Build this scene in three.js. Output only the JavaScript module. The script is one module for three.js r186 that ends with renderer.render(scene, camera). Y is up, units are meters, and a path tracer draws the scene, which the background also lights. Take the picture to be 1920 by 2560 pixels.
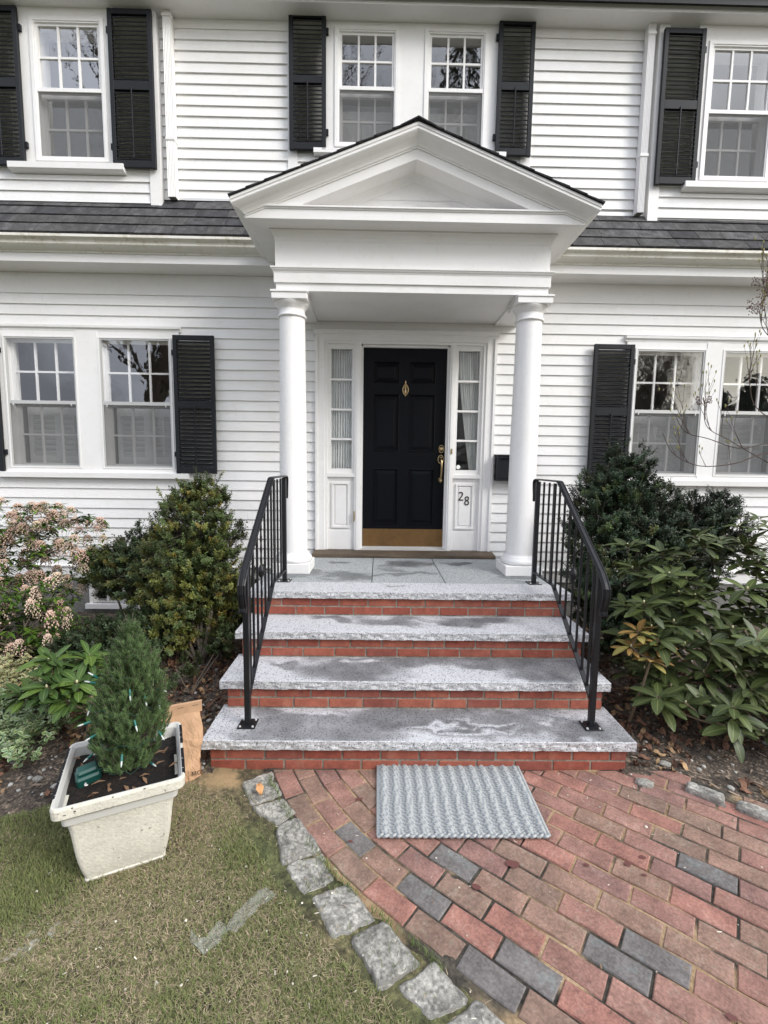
import * as THREE from 'three';
import { mergeGeometries } from 'three/addons/utils/BufferGeometryUtils.js';
import { TextGeometry } from 'three/addons/geometries/TextGeometry.js';
import { FontLoader } from 'three/addons/loaders/FontLoader.js';

// ---------- camera, sky, sun, exposure ----------
const scene = new THREE.Scene();
const camera = new THREE.PerspectiveCamera(96.13, 0.75, 0.05, 600);
camera.position.set(-0.2194, 1.6764, 4.7158);
camera.rotation.set(-0.103, -0.0138, 0.0137, 'YXZ');
scene.add(camera);

const renderer = new THREE.WebGLRenderer({ antialias: true });
renderer.toneMapping = THREE.LinearToneMapping;
renderer.toneMappingExposure = 1.86;
renderer.shadowMap.enabled = true;

const SUN = new THREE.Vector3(0.78, 0.62, 0.5).normalize();
const sun = new THREE.DirectionalLight(0xfffbf4, 1.5);
sun.position.copy(SUN).multiplyScalar(40);
sun.castShadow = true;
sun.shadow.radius = 44;
sun.shadow.mapSize.set(2048, 2048);
Object.assign(sun.shadow.camera, { left: -9, right: 9, top: 9, bottom: -9, near: 1, far: 90 });
scene.add(sun, sun.target);

// seeded random and value noise
function rng(seed) { let a = seed >>> 0; return () => { a = (a + 0x6D2B79F5) | 0; let t = Math.imul(a ^ (a >>> 15), 1 | a); t = (t + Math.imul(t ^ (t >>> 7), 61 | t)) ^ t; return ((t ^ (t >>> 14)) >>> 0) / 4294967296; }; }
const PI = Math.PI, TAU = 2 * PI, { sin, cos, abs, max, min, floor, sqrt, pow, hypot, atan2 } = Math;
const lerp = (a, b, t) => a + (b - a) * t, clamp = (v, a, b) => v < a ? a : v > b ? b : v, sstep = (a, b, v) => { const t = clamp((v - a) / (b - a), 0, 1); return t * t * (3 - 2 * t); };
function hash3(x, y, z) { let h = Math.imul(x, 374761393) ^ Math.imul(y, 668265263) ^ Math.imul(z, 2147483647 - 1234567); h = Math.imul(h ^ (h >>> 13), 1274126177); return ((h ^ (h >>> 16)) >>> 0) / 4294967296; }
function vn3(x, y, z, per = 0) {
  const xi = floor(x), yi = floor(y), zi = floor(z), f = t => t * t * (3 - 2 * t), u = f(x - xi), v = f(y - yi), w = f(z - zi);
  const m = per ? (k => ((k % per) + per) % per) : (k => k), H = (a, b, c) => hash3(m(a), m(b), c);
  return lerp(lerp(lerp(H(xi, yi, zi), H(xi + 1, yi, zi), u), lerp(H(xi, yi + 1, zi), H(xi + 1, yi + 1, zi), u), v), lerp(lerp(H(xi, yi, zi + 1), H(xi + 1, yi, zi + 1), u), lerp(H(xi, yi + 1, zi + 1), H(xi + 1, yi + 1, zi + 1), u), v), w);
}
function fbm(x, y, z = 0, oct = 4, per = 0) { let s = 0, a = 0.5, n = 0; for (let o = 0; o < oct; o++) { s += a * vn3(x, y, z + o * 17, per); n += a; a *= 0.5; x *= 2; y *= 2; if (per) per *= 2; else z *= 2; } return s / n; }

// samples f on a grid once and returns a bilinear lookup
function gridded(f, x0, x1, y0, y1, nx, ny) { const g = new Float32Array((nx + 1) * (ny + 1)); for (let j = 0; j <= ny; j++) for (let i = 0; i <= nx; i++) g[j * (nx + 1) + i] = f(lerp(x0, x1, i / nx), lerp(y0, y1, j / ny)); return (x, y) => { const u = clamp((x - x0) / (x1 - x0) * nx, 0, nx - 1e-3), v = clamp((y - y0) / (y1 - y0) * ny, 0, ny - 1e-3), i = floor(u), j = floor(v), o = j * (nx + 1) + i, a = u - i, b = v - j; return lerp(lerp(g[o], g[o + 1], a), lerp(g[o + nx + 1], g[o + nx + 2], a), b); }; }
// overcast evening sky: grey-blue cloud overhead, a warm brighter part round the veiled sun
{
  const W = 512, H = 256, data = new Float32Array(W * H * 4);
  for (let j = 0; j < H; j++) for (let i = 0; i < W; i++) {
    const el = ((j + 0.5) / H - 0.5) * PI, az = ((i + 0.5) / W - 0.5) * TAU;
    const x = cos(el) * cos(az), y = sin(el), z = cos(el) * sin(az);
    const up = max(y, 0), k = 1 / (up + 0.35);
    const c = fbm(x * k * 2.2 + 7, z * k * 2.2 + 3, 1.7, 5), c2 = fbm(x * k * 5 + 1, z * k * 5 + 9, 4.2, 4);
    const cl = 0.72 + 0.75 * (sstep(0.3, 0.75, c) - 0.35) + 0.25 * (c2 - 0.5);
    const sd = max(0, x * SUN.x + y * SUN.y + z * SUN.z);
    const az2 = max(0, (x * SUN.x + z * SUN.z) / hypot(SUN.x, SUN.z) / max(0.05, hypot(x, z)));
    const warm = 0.25 * pow(sd, 6) + 2.4 * pow(az2, 5) * pow(1 - up, 4);
    const b = clamp(cl, 0.35, 1.3) * (0.74 + 0.66 * up);
    const o = (j * W + i) * 4;
    data[o] = b * 0.91 + warm * 1.02; data[o + 1] = b * 0.965 + warm * 0.94; data[o + 2] = b * 1.1 + warm * 0.72; data[o + 3] = 1;
    if (y < 0) { const g = sstep(0, -0.08, y); for (let q = 0; q < 3; q++) data[o + q] = lerp(data[o + q], 0.2, g); }
  }
  const sky = new THREE.DataTexture(data, W, H, THREE.RGBAFormat, THREE.FloatType);
  sky.mapping = THREE.EquirectangularReflectionMapping; sky.magFilter = THREE.LinearFilter; sky.minFilter = THREE.LinearFilter; sky.wrapS = THREE.RepeatWrapping; sky.needsUpdate = true;
  scene.background = sky; scene.environment = sky;
}

// ---------- textures (tileable, grey relief and colour) ----------
function tex(n, fn, { srgb = false, repeat = 1 } = {}) {
  const d = new Uint8Array(n * n * 4);
  for (let j = 0; j < n; j++) for (let i = 0; i < n; i++) { const v = fn(i / n, j / n, i, j), o = (j * n + i) * 4; if (typeof v === 'number') { d[o] = d[o + 1] = d[o + 2] = clamp(v, 0, 1) * 255; } else { d[o] = clamp(v[0], 0, 1) * 255; d[o + 1] = clamp(v[1], 0, 1) * 255; d[o + 2] = clamp(v[2], 0, 1) * 255; } d[o + 3] = 255; }
  const t = new THREE.DataTexture(d, n, n); t.magFilter = THREE.LinearFilter; t.minFilter = THREE.LinearFilter; t.wrapS = t.wrapT = THREE.RepeatWrapping; if (srgb) t.colorSpace = THREE.SRGBColorSpace; t.repeat.set(1 / repeat, 1 / repeat); t.needsUpdate = true; return t;
}
const again = (t, size, ox = 0, oy = 0) => { const c = t.clone(); c.repeat.set(1 / size, 1 / size); c.offset.set(ox, oy); c.needsUpdate = true; return c; };
const P = (n, u, v, z, o = 4) => fbm(u * n, v * n, z, o, n);          // tileable fbm, n cells a side
const nz = { // relief maps
  fine: tex(256, (u, v, i, j) => 0.6 * hash3(i, j, 3) + 0.4 * P(64, u, v, 2, 2)),
  soft: tex(256, (u, v) => P(8, u, v, 5, 5)),
  paint: tex(512, (u, v) => 0.7 * fbm(u * 4, v * 96, 3, 3, 4 * 1) * 0 + 0.6 * P(48, u, v, 8, 3) + 0.4 * P(6, u, v, 9, 3)),
};
// paint with very light dirt; white paint is about 0.8
const paintMap = tex(512, (u, v) => { const a = P(5, u, v, 21, 5), b = P(40, u, v, 22, 3); const d = 0.018 * sstep(0.45, 0.8, a) + 0.014 * sstep(0.62, 0.8, b); return [0.985 - d, 0.98 - d * 1.1, 0.975 - d * 1.35]; }, { srgb: true, repeat: 1.3 });
const std = o => new THREE.MeshStandardMaterial(o), phy = o => new THREE.MeshPhysicalMaterial(o);
const C = (r, g, b) => new THREE.Color().setRGB(r, g, b);
const M = {};
M.white = std({ color: C(0.80, 0.80, 0.80), map: paintMap, roughness: 0.55, bumpMap: again(nz.paint, 0.35), bumpScale: 0.0007 });
M.siding = std({ color: C(0.78, 0.785, 0.785), map: again(paintMap, 1.7, 0.3), roughness: 0.6, bumpMap: again(nz.paint, 0.3), bumpScale: 0.0011 });
M.siding2 = std({ color: C(0.765, 0.77, 0.775), map: again(paintMap, 1.1, 0.7, 0.2), roughness: 0.6, bumpMap: again(nz.paint, 0.27), bumpScale: 0.0013 });
M.siding3 = std({ color: C(0.79, 0.79, 0.785), map: again(paintMap, 1.4, 0.1, 0.6), roughness: 0.58, bumpMap: again(nz.paint, 0.33), bumpScale: 0.001 });
M.gutter = std({ color: C(0.74, 0.735, 0.71), roughness: 0.5, bumpMap: again(nz.paint, 0.3), bumpScale: 0.001, map: tex(512, (u, v) => { const s = fbm(u * 30, v * 6, 31, 5, 0) * 0 + P(40, u, v, 31, 4), e = P(7, u, v, 33, 4); const d = 0.11 * sstep(0.5, 0.8, s) * sstep(0.4, 0.65, e) + 0.05 * sstep(0.5, 0.75, e); return [0.98 - d * 0.9, 0.97 - d, 0.95 - d * 1.3]; }, { srgb: true, repeat: 0.9 }) });
M.black = phy({ specularIntensity: 0.35, color: C(0.014, 0.015, 0.018), roughness: 0.42, bumpMap: again(nz.paint, 0.2), bumpScale: 0.0006 });
M.shutter = phy({ specularIntensity: 0.4, color: C(0.014, 0.0155, 0.018), roughness: 0.55, bumpMap: again(nz.paint, 0.15), bumpScale: 0.0008 });
M.iron = phy({ specularIntensity: 0.5, color: C(0.012, 0.0125, 0.014), roughness: 0.36, metalness: 0.0, bumpMap: again(nz.soft, 0.05), bumpScale: 0.0003 });
M.door = phy({ specularIntensity: 0.14, color: C(0.006, 0.0065, 0.008), roughness: 0.3, bumpMap: again(nz.paint, 0.25), bumpScale: 0.0004 });
M.brass = std({ color: C(0.5, 0.37, 0.2), metalness: 1, roughness: 0.33 });
M.kick = std({ color: C(0.28, 0.16, 0.065), metalness: 0.8, roughness: 0.5, map: tex(256, (u, v) => { const a = P(6, u, v, 41, 4), b = P(70, u, v, 42, 2); const k = 0.86 + 0.2 * (a - 0.5) + 0.1 * (b - 0.5); return [k, k, k]; }, { srgb: true, repeat: 0.5 }) });
M.alu = std({ color: C(0.62, 0.62, 0.61), metalness: 0.4, roughness: 0.45 });
M.storm = std({ color: C(0.5, 0.5, 0.49), metalness: 0.2, roughness: 0.5 });
M.glass = phy({ color: 0xffffff, transmission: 1, thickness: 0, roughness: 0.015, ior: 1.95 });
M.glassOld = phy({ color: 0xffffff, transmission: 1, thickness: 0, roughness: 0.01, ior: 2.3, bumpMap: again(nz.soft, 1.6), bumpScale: 0.0015 });
M.screen = std({ color: C(0.13, 0.133, 0.133), roughness: 0.9, transparent: true, opacity: 0.55, side: THREE.DoubleSide });
M.room = std({ color: C(0.3, 0.28, 0.25), roughness: 0.9 });
M.blind = std({ color: C(0.78, 0.78, 0.76), roughness: 0.6 });
M.foundation = std({ color: C(0.17, 0.165, 0.155), roughness: 0.95, bumpMap: again(nz.soft, 0.3), bumpScale: 0.008 });

// ---------- geometry helpers ----------
function uvBox(g) {
  const p = g.attributes.position, n = g.attributes.normal, uv = new Float32Array(p.count * 2);
  for (let i = 0; i < p.count; i++) {
    const ax = abs(n.getX(i)), ay = abs(n.getY(i)), az = abs(n.getZ(i)), x = p.getX(i), y = p.getY(i), z = p.getZ(i);
    if (az >= ax && az >= ay) { uv[2 * i] = x; uv[2 * i + 1] = y; } else if (ay >= ax) { uv[2 * i] = x + 0.37; uv[2 * i + 1] = z; } else { uv[2 * i] = z + 0.71; uv[2 * i + 1] = y; }
  }
  g.setAttribute('uv', new THREE.BufferAttribute(uv, 2)); return g;
}
function geo(tris, smooth) { // tris: flat array of xyz
  const g = new THREE.BufferGeometry(); g.setAttribute('position', new THREE.Float32BufferAttribute(tris, 3)); g.computeVertexNormals(); return uvBox(g);
}
const strip = g => { const q = g.index ? g.toNonIndexed() : g; for (const k of Object.keys(q.attributes)) if (!['position', 'normal', 'uv', 'color'].includes(k)) q.deleteAttribute(k); return q; };
const merge = list => list.length === 1 ? list[0] : mergeGeometries(list.map(strip), false);
// box from bounds
function box(x0, x1, y0, y1, z0, z1) { const g = new THREE.BoxGeometry(x1 - x0, y1 - y0, z1 - z0).toNonIndexed(); g.translate((x0 + x1) / 2, (y0 + y1) / 2, (z0 + z1) / 2); return uvBox(g); }
// box with chamfered edges; jit moves the corners a little
function cbox(x0, x1, y0, y1, z0, z1, b = 0.003, jit = 0, r = Math.random) {
  const lo = [x0, y0, z0], hi = [x1, y1, z1], V = {}, t = [];
  for (let sx = 0; sx < 2; sx++) for (let sy = 0; sy < 2; sy++) for (let sz = 0; sz < 2; sz++) {
    const s = [sx, sy, sz], c = s.map((q, k) => (q ? hi[k] : lo[k]) + (jit ? (r() - 0.5) * 2 * jit : 0)), inn = s.map((q, k) => q ? -b : b);
    for (let k = 0; k < 3; k++) V[`${sx}${sy}${sz}${k}`] = c.map((q, m) => m === k ? q : q + inn[m]);
  }
  const cen = [(x0 + x1) / 2, (y0 + y1) / 2, (z0 + z1) / 2];
  const tri = (a, b2, c) => { const u = [b2[0] - a[0], b2[1] - a[1], b2[2] - a[2]], v = [c[0] - a[0], c[1] - a[1], c[2] - a[2]], n = [u[1] * v[2] - u[2] * v[1], u[2] * v[0] - u[0] * v[2], u[0] * v[1] - u[1] * v[0]]; const d = n[0] * (a[0] - cen[0]) + n[1] * (a[1] - cen[1]) + n[2] * (a[2] - cen[2]); d >= 0 ? t.push(...a, ...b2, ...c) : t.push(...a, ...c, ...b2); };
  const quad = (a, b2, c, d) => { tri(a, b2, c); tri(a, c, d); };
  const K = (s, k) => V[s.join('') + k];
  for (let k = 0; k < 3; k++) { const [m, n] = [0, 1, 2].filter(q => q !== k); for (let s = 0; s < 2; s++) { const q = (a, b2) => { const o = [0, 0, 0]; o[k] = s; o[m] = a; o[n] = b2; return K(o, k); }; quad(q(0, 0), q(1, 0), q(1, 1), q(0, 1)); } }
  for (let k = 0; k < 3; k++) { const [m, n] = [0, 1, 2].filter(q => q !== k); for (let a = 0; a < 2; a++) for (let b2 = 0; b2 < 2; b2++) { const o0 = [0, 0, 0], o1 = [0, 0, 0]; o0[m] = o1[m] = a; o0[n] = o1[n] = b2; o1[k] = 1; quad(K(o0, m), K(o1, m), K(o1, n), K(o0, n)); } }
  for (let sx = 0; sx < 2; sx++) for (let sy = 0; sy < 2; sy++) for (let sz = 0; sz < 2; sz++) tri(K([sx, sy, sz], 0), K([sx, sy, sz], 1), K([sx, sy, sz], 2));
  return geo(t);
}
// profile (list of [z,y]) swept along x from xa to xb; ends may be mitred by da, db per unit z
function sweepX(prof, xa, xb, da = 0, db = 0, closed = true) {
  const t = [], n = prof.length, A = prof.map(([z, y]) => [xa + da * z, y, z]), B = prof.map(([z, y]) => [xb + db * z, y, z]);
  for (let i = 0; i < n - (closed ? 0 : 1); i++) { const j = (i + 1) % n; t.push(...A[i], ...B[i], ...B[j], ...A[i], ...B[j], ...A[j]); }
  if (closed) { const sh = THREE.ShapeUtils.triangulateShape(prof.map(([z, y]) => new THREE.Vector2(z, y)), []); for (const [a, b, c] of sh) { t.push(...A[a], ...A[b], ...A[c]); t.push(...B[a], ...B[c], ...B[b]); } }
  return geo(t);
}
function tube(pts, r, radial = 6, r2 = r, caps = true) { // tapered tube through points
  const n = pts.length, t = [], rings = [];
  let up = new THREE.Vector3(0.13, 0.2, 0.97);
  const Pn = pts.map(p => p.isVector3 ? p : new THREE.Vector3(...p));
  for (let i = 0; i < n; i++) {
    const d = new THREE.Vector3().subVectors(Pn[min(i + 1, n - 1)], Pn[max(i - 1, 0)]).normalize();
    const a = new THREE.Vector3().crossVectors(d, up); if (a.lengthSq() < 1e-4) a.crossVectors(d, new THREE.Vector3(1, 0, 0)); a.normalize(); const b = new THREE.Vector3().crossVectors(d, a).normalize(); up = new THREE.Vector3().crossVectors(a, d).normalize();
    const rr = lerp(r, r2, i / (n - 1)), ring = [];
    for (let k = 0; k < radial; k++) { const w = k / radial * TAU; ring.push(Pn[i].clone().addScaledVector(a, cos(w) * rr).addScaledVector(b, sin(w) * rr)); }
    rings.push(ring);
  }
  const pos = [], nor = [], uvs = []; let len = 0;
  for (let i = 0; i < n; i++) { if (i) len += Pn[i].distanceTo(Pn[i - 1]); for (let k = 0; k <= radial; k++) { const q = rings[i][k % radial]; pos.push(q.x, q.y, q.z); const m = q.clone().sub(Pn[i]).normalize(); nor.push(m.x, m.y, m.z); uvs.push(k / radial * TAU * r, len); } }
  const idx = []; for (let i = 0; i < n - 1; i++) for (let k = 0; k < radial; k++) { const a = i * (radial + 1) + k, b = a + radial + 1; idx.push(a, a + 1, b, b, a + 1, b + 1); }
  const g = new THREE.BufferGeometry(); g.setAttribute('position', new THREE.Float32BufferAttribute(pos, 3)); g.setAttribute('normal', new THREE.Float32BufferAttribute(nor, 3)); g.setAttribute('uv', new THREE.Float32BufferAttribute(uvs, 2)); g.setIndex(idx);
  return g.toNonIndexed();
}
function lathe(prof, seg = 40) { const g = new THREE.LatheGeometry(prof.map(([r, y]) => new THREE.Vector2(r, y)), seg); return g.toNonIndexed(); }
const taken = {};
function numbered(n) { const k = taken[n] = (taken[n] ?? -1) + 1; return k ? `${n}_${String(k).padStart(3, '0')}` : n; }
function part(name, g, m, parent) { const o = new THREE.Mesh(Array.isArray(g) ? merge(g) : g, m); o.name = name; o.castShadow = o.receiveShadow = true; parent.add(o); return o; }
function group(name, parent) { const o = new THREE.Group(); o.name = name; parent.add(o); return o; }
function thing(name, label, category, grp) { const o = new THREE.Group(); o.name = numbered(name); o.userData = { label, category }; if (grp) o.userData.group = grp; scene.add(o); return o; }
function solo(name, g, m, label, category, grp) { const o = part(numbered(name), g, m, scene); o.userData = { label, category }; if (grp) o.userData.group = grp; return o; }
function struct(name, g, m) { const o = part(numbered(name), g, m, scene); o.userData.kind = 'structure'; return o; }
// ---------- house: walls, siding, eaves, windows, shutters ----------
const CX = 0.04;                                 // the middle of the entrance
const house = thing('house', 'white clapboard house with dark louvered shutters and a shingled skirt roof', 'house');
const LO = [ // openings in the ground floor wall [x0,x1,y0,y1]
  [-3.90, -3.20, 1.60, 2.88], [-2.98, -2.27, 1.60, 2.88], [2.33, 3.04, 1.60, 2.86], [3.21, 3.92, 1.60, 2.86], [-0.745, 0.835, 0.79, 2.89], [-3.2, -2.7, 0.2, 0.43]];
const UP_C = [[-0.665, -0.075, 4.66, 5.69], [0.17, 0.755, 4.66, 5.69]];
const UP_L = [[-3.42, -2.76, 4.44, 5.65]], UP_R = [[2.79, 3.44, 4.40, 5.6]];
// wall slab with holes: x-strips
function slab(x0, x1, y0, y1, z0, z1, holes) {
  const out = [], xs = [...new Set([x0, x1, ...holes.flatMap(h => [h[0], h[1]])].filter(x => x >= x0 && x <= x1))].sort((a, b) => a - b);
  for (let i = 0; i + 1 < xs.length; i++) { const a = xs[i], b = xs[i + 1], m = (a + b) / 2; let ys = [[y0, y1]]; for (const h of holes) if (h[0] < m && h[1] > m) ys = ys.flatMap(([p, q]) => [[p, min(q, h[2])], [max(p, h[3]), q]].filter(([p2, q2]) => q2 - p2 > 1e-3)); for (const [p, q] of ys) out.push(box(a, b, p, q, z0, z1)); }
  return out;
}
part('wall', slab(-5.4, 5.4, -0.3, 4.3, -0.16, -0.004, LO), M.siding, house);
part('wall', [...slab(-5.4, 5.4, 4.3, 5.86, -0.16, -0.004, [...UP_C, ...UP_L, ...UP_R])], M.siding, house);
// clapboards, each a board of its own
const rC = rng(77), sidings = [M.siding, M.siding2, M.siding3, M.siding];
function clapboards(x0, x1, yTop, rows, e, z, holes, joints = true) {
  for (let k = 0; k < rows; k++) {
    const yb = yTop - (k + 1) * e, yt = yb + e;
    const cuts = new Set([x0, x1]); for (const h of holes) if (h[2] < yt && h[3] > yb) { cuts.add(clamp(h[0], x0, x1)); cuts.add(clamp(h[1], x0, x1)); }
    const xs = [...cuts].sort((a, b) => a - b), segs = [];
    for (let i = 0; i + 1 < xs.length; i++) {
      if (xs[i + 1] - xs[i] < 0.004) continue;
      const m = (xs[i] + xs[i + 1]) / 2; let a = yb, b = yt;
      for (const h of holes) if (h[0] < m && h[1] > m) { if (h[2] <= a + 0.004 && h[3] >= b - 0.004) { a = b; } else if (h[2] <= a) a = max(a, h[3]); else if (h[3] >= b) b = min(b, h[2]); }
      if (b - a > 0.006) segs.push([xs[i], xs[i + 1], a, b]);
    }
    for (const [a, b, p, q] of segs) {
      const pieces = []; let s = a;
      if (joints) while (b - s > 2.2) { const w = 1.3 + rC() * 1.4; if (b - s - w < 0.4) break; pieces.push([s, s + w]); s += w; }
      pieces.push([s, b]);
      const mat = sidings[floor(rC() * 4)];
      for (const [u, v] of pieces) {
        const f = y => lerp(0.019, 0.004, (y - yb) / e), full = q > yt - 1e-4, dz = (rC() - 0.5) * 0.0012;
        part('clapboard', sweepX([[z, p], [z + f(p) + dz, p + (rC() - 0.5) * 0.0012], [z + f(q) + dz, q + (full ? 0.004 : 0)], [z, q + (full ? 0.004 : 0)]], u + 0.0006, v - 0.0006), mat, house);
      }
    }
  }
}
const skipLo = [[-5.4, -3.98, 1.50, 2.985], [-3.98, -2.19, 1.50, 2.985], [2.24, 5.4, 1.50, 2.98], [-0.855, 0.945, 0.5, 2.985]];
clapboards(-5.4, 5.4, 3.287, 27, 0.0995, 0, skipLo);
part('frieze_board', box(-5.4, 5.4, 3.287, 3.478, 0, 0.016), M.white, house);
part('water_table', [box(-5.4, 5.4, 0.475, 0.592, 0.001, 0.03), sweepX([[0, 0.592], [0.045, 0.592], [0.045, 0.602], [0, 0.618]], -5.4, 5.4)], M.white, house);
part('foundation', slab(-5.4, 5.4, -0.3, 0.475, -0.01, 0.012, [LO[5]]), M.foundation, house);
clapboards(-2.29, 2.32, 5.655, 16, 0.0933, 0, [[-1.112, 1.195, 4.62, 5.8]]);
clapboards(-1.02, -0.76, 4.62, 5, 0.0933, 0.003, []); clapboards(0.86, 1.1, 4.62, 5, 0.0933, 0.003, []);
part('frieze_board', box(-2.29, 2.32, 5.655, 5.80, 0, 0.015), M.white, house);
// the flanking upper bays stand 6 cm forward
for (const [s, h, b] of [[-1, UP_L, [-3.64, -2.62, 4.33, 5.72]], [1, UP_R, [2.64, 3.66, 4.29, 5.68]]]) {
  const x0 = s < 0 ? -5.4 : 2.325, x1 = s < 0 ? -2.29 : 5.4;
  part('wall', slab(x0, x1, 4.0, 5.8, 0.001, 0.06, h), M.siding, house);
  clapboards(s < 0 ? -5.4 : 2.42, s < 0 ? -2.39 : 5.4, s < 0 ? 5.70 : 5.67, 18, 0.0945, 0.06, [b]);
  part('corner_board', box(s < 0 ? -2.389 : 2.322, s < 0 ? -2.288 : 2.419, 4.02, 5.8, 0.0, 0.085), M.white, house);
}
// boards up both sides of the middle window group
part('trim_board', box(-1.112, -1.02, 4.0, 5.78, 0.0, 0.024), M.white, house);
part('trim_board', box(1.10, 1.195, 4.0, 5.78, 0.0, 0.024), M.white, house);
// interior shell, unlit
part('interior', [box(-5.4, 5.4, -0.3, 6, -3.2, -3.1), box(-5.4, -5.3, -0.3, 6, -3.1, -0.17), box(5.3, 5.4, -0.3, 6, -3.1, -0.17), box(-5.3, 5.3, 0.6, 0.7, -3.1, -0.17), box(-5.3, 5.3, 3.3, 3.6, -3.1, -0.17), box(-5.3, 5.3, 5.9, 6, -3.1, -0.17), box(-1.6, -1.5, 0.7, 3.3, -3.1, -0.17), box(1.5, 1.6, 0.7, 3.3, -3.1, -0.17)], M.room, house);

// skirt eave: soffit, fascia, moulded gutter
function eave(xa, xb, ys, zf, hf, zl, yl, mitreA = 0, mitreB = 0) {
  part('soffit', sweepX([[0, ys], [zf - 0.001, ys], [zf - 0.001, ys + 0.02], [0, ys + 0.02]], xa, xb), M.white, house);
  part('fascia', sweepX([[zf - 0.02, ys - 0.002], [zf, ys - 0.002], [zf, ys + hf], [zf - 0.02, ys + hf]], xa, xb), M.white, house);
  const p = [[zf - 0.02, ys + hf], [zf + 0.012, ys + hf], [zf + 0.012, ys + hf + 0.014], [zf + 0.022, ys + hf + 0.018]], h = yl - (ys + hf + 0.018), w = zl - (zf + 0.022);
  const og = new THREE.SplineCurve([[0, 0], [0.32, 0.1], [0.6, 0.27], [0.7, 0.45], [0.62, 0.66], [0.64, 0.82], [0.82, 0.94], [1, 1]].map(q => new THREE.Vector2(...q))); for (let i = 1; i <= 16; i++) { const q = og.getPoint(i / 16); p.push([zf + 0.022 + w * q.x, ys + hf + 0.018 + (h - 0.022) * q.y]); }
  p.push([zl + 0.004, yl - 0.022], [zl + 0.004, yl], [zl - 0.012, yl], [zl - 0.016, yl - 0.02], [zf - 0.02, yl - 0.06]);
  part('gutter', sweepX(p, xa, xb), M.gutter, house);
}
eave(-5.4, -1.20, 3.480, 0.27, 0.072, 0.385, 3.667); eave(1.28, 5.4, 3.470, 0.25, 0.072, 0.365, 3.65);
eave(-5.4, 5.4, 5.735, 0.2, 0.055, 0.31, 5.93);
// main roof above the eave
part('roof', sweepX([[0.25, 5.86], [-4.2, 8.3], [-4.2, 8.2], [0.25, 5.76]], -5.5, 5.5), M.shutter, house);
part('gable_wall', [box(-5.4, -5.3, 6, 7.2, -3.2, -2.2)], M.siding, house);
// skirt roof of asphalt shingles
const shMap = tex(256, (u, v, i, j) => { const g = hash3(i, j, 9), a = P(10, u, v, 51, 4); const k = 0.42 + 0.3 * (g - 0.5) + 0.28 * (a - 0.5); return [k, k, k * 1.02]; }, { srgb: true, repeat: 0.45 });
M.shingles = [[0.12, 0.117, 0.117], [0.17, 0.165, 0.16], [0.085, 0.085, 0.088], [0.14, 0.135, 0.128]].map((c, i) => std({ color: C(c[0] * 3.2, c[1] * 3.2, c[2] * 3.2), map: again(shMap, 0.4 + i * 0.05, i * 0.3, i * 0.17), roughness: 0.95, bumpMap: again(nz.fine, 0.12), bumpScale: 0.0025 }));
M.shinglesD = [0, 1].map(i => std({ color: C(0.085 + i * 0.02, 0.085 + i * 0.02, 0.088 + i * 0.02), map: again(shMap, 0.5, i * 0.3), roughness: 0.95, bumpMap: again(nz.fine, 0.12), bumpScale: 0.0025 }));
// tabs laid on a plane: o origin at eave, u along, v up the slope, n out
function shingles(parent, o, u, v, n, len, run, expo, tabW, mats, seed, th = 0.0095) {
  const r = rng(seed), rows = Math.ceil(run / expo), O = new THREE.Vector3(...o), U = new THREE.Vector3(...u), Vv = new THREE.Vector3(...v), N = new THREE.Vector3(...n);
  const at = (a, b, c) => { const q = O.clone().addScaledVector(U, a).addScaledVector(Vv, b).addScaledVector(N, c); return [q.x, q.y, q.z]; };
  for (let k = 0; k < rows; k++) {
    let a = -(k % 2) * tabW * 0.5 - r() * tabW * 0.3;
    while (a < len) {
      const w = tabW * (0.8 + r() * 0.5), x0 = max(0, a + 0.0022), x1 = min(len, a + w - 0.0022); a += w; if (x1 - x0 < 0.02) continue;
      const b0 = k * expo + (r() - 0.5) * 0.007, b1 = min(run, (k + 1) * expo + 0.02), l = r() * 0.003, l2 = r() * 0.003; if (b0 > run) continue;
      const A = at(x0, b0, 0.006 + th + l), B = at(x1, b0, 0.006 + th + l2), Cc = at(x1, b1, 0.004), D = at(x0, b1, 0.004), A2 = at(x0, b0, -0.002), B2 = at(x1, b0, -0.002), C2 = at(x1, b1, -0.004), D2 = at(x0, b1, -0.004);
      part('shingle', geo([...A, ...B, ...Cc, ...A, ...Cc, ...D, ...A2, ...B2, ...B, ...A2, ...B, ...A, ...B2, ...C2, ...Cc, ...B2, ...Cc, ...B, ...D2, ...A2, ...A, ...D2, ...A, ...D]), mats[floor(r() * mats.length)], parent);
    }
  }
}
{
  for (const [xa, xb, z0, y0, yw] of [[-5.4, -1.05, 0.355, 3.688, 4.165], [1.1, 5.4, 0.335, 3.671, 4.12]]) {
    const dz = z0 - 0.0, dy = yw - y0, L = hypot(dz, dy), v = [0, dy / L, -dz / L], n = [0, dz / L, dy / L];
    const roof = group('skirt_roof', house);
    part('roof_deck', sweepX([[z0 - 0.004, y0 - 0.006], [-0.02, yw + 0.022], [-0.02, yw - 0.03], [z0 - 0.06, y0 - 0.03]], xa, xb), M.shinglesD[0], roof);
    shingles(roof, [xa, y0, z0], [1, 0, 0], v, n, xb - xa, L - 0.01, 0.142, 0.29, M.shingles, 5 + xa);
    part('flashing', sweepX([[0.0, yw - 0.01], [0.02, yw - 0.018], [0.018, yw + 0.015], [0, yw + 0.02]], xa, xb), M.alu, roof);
  }
}
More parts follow.
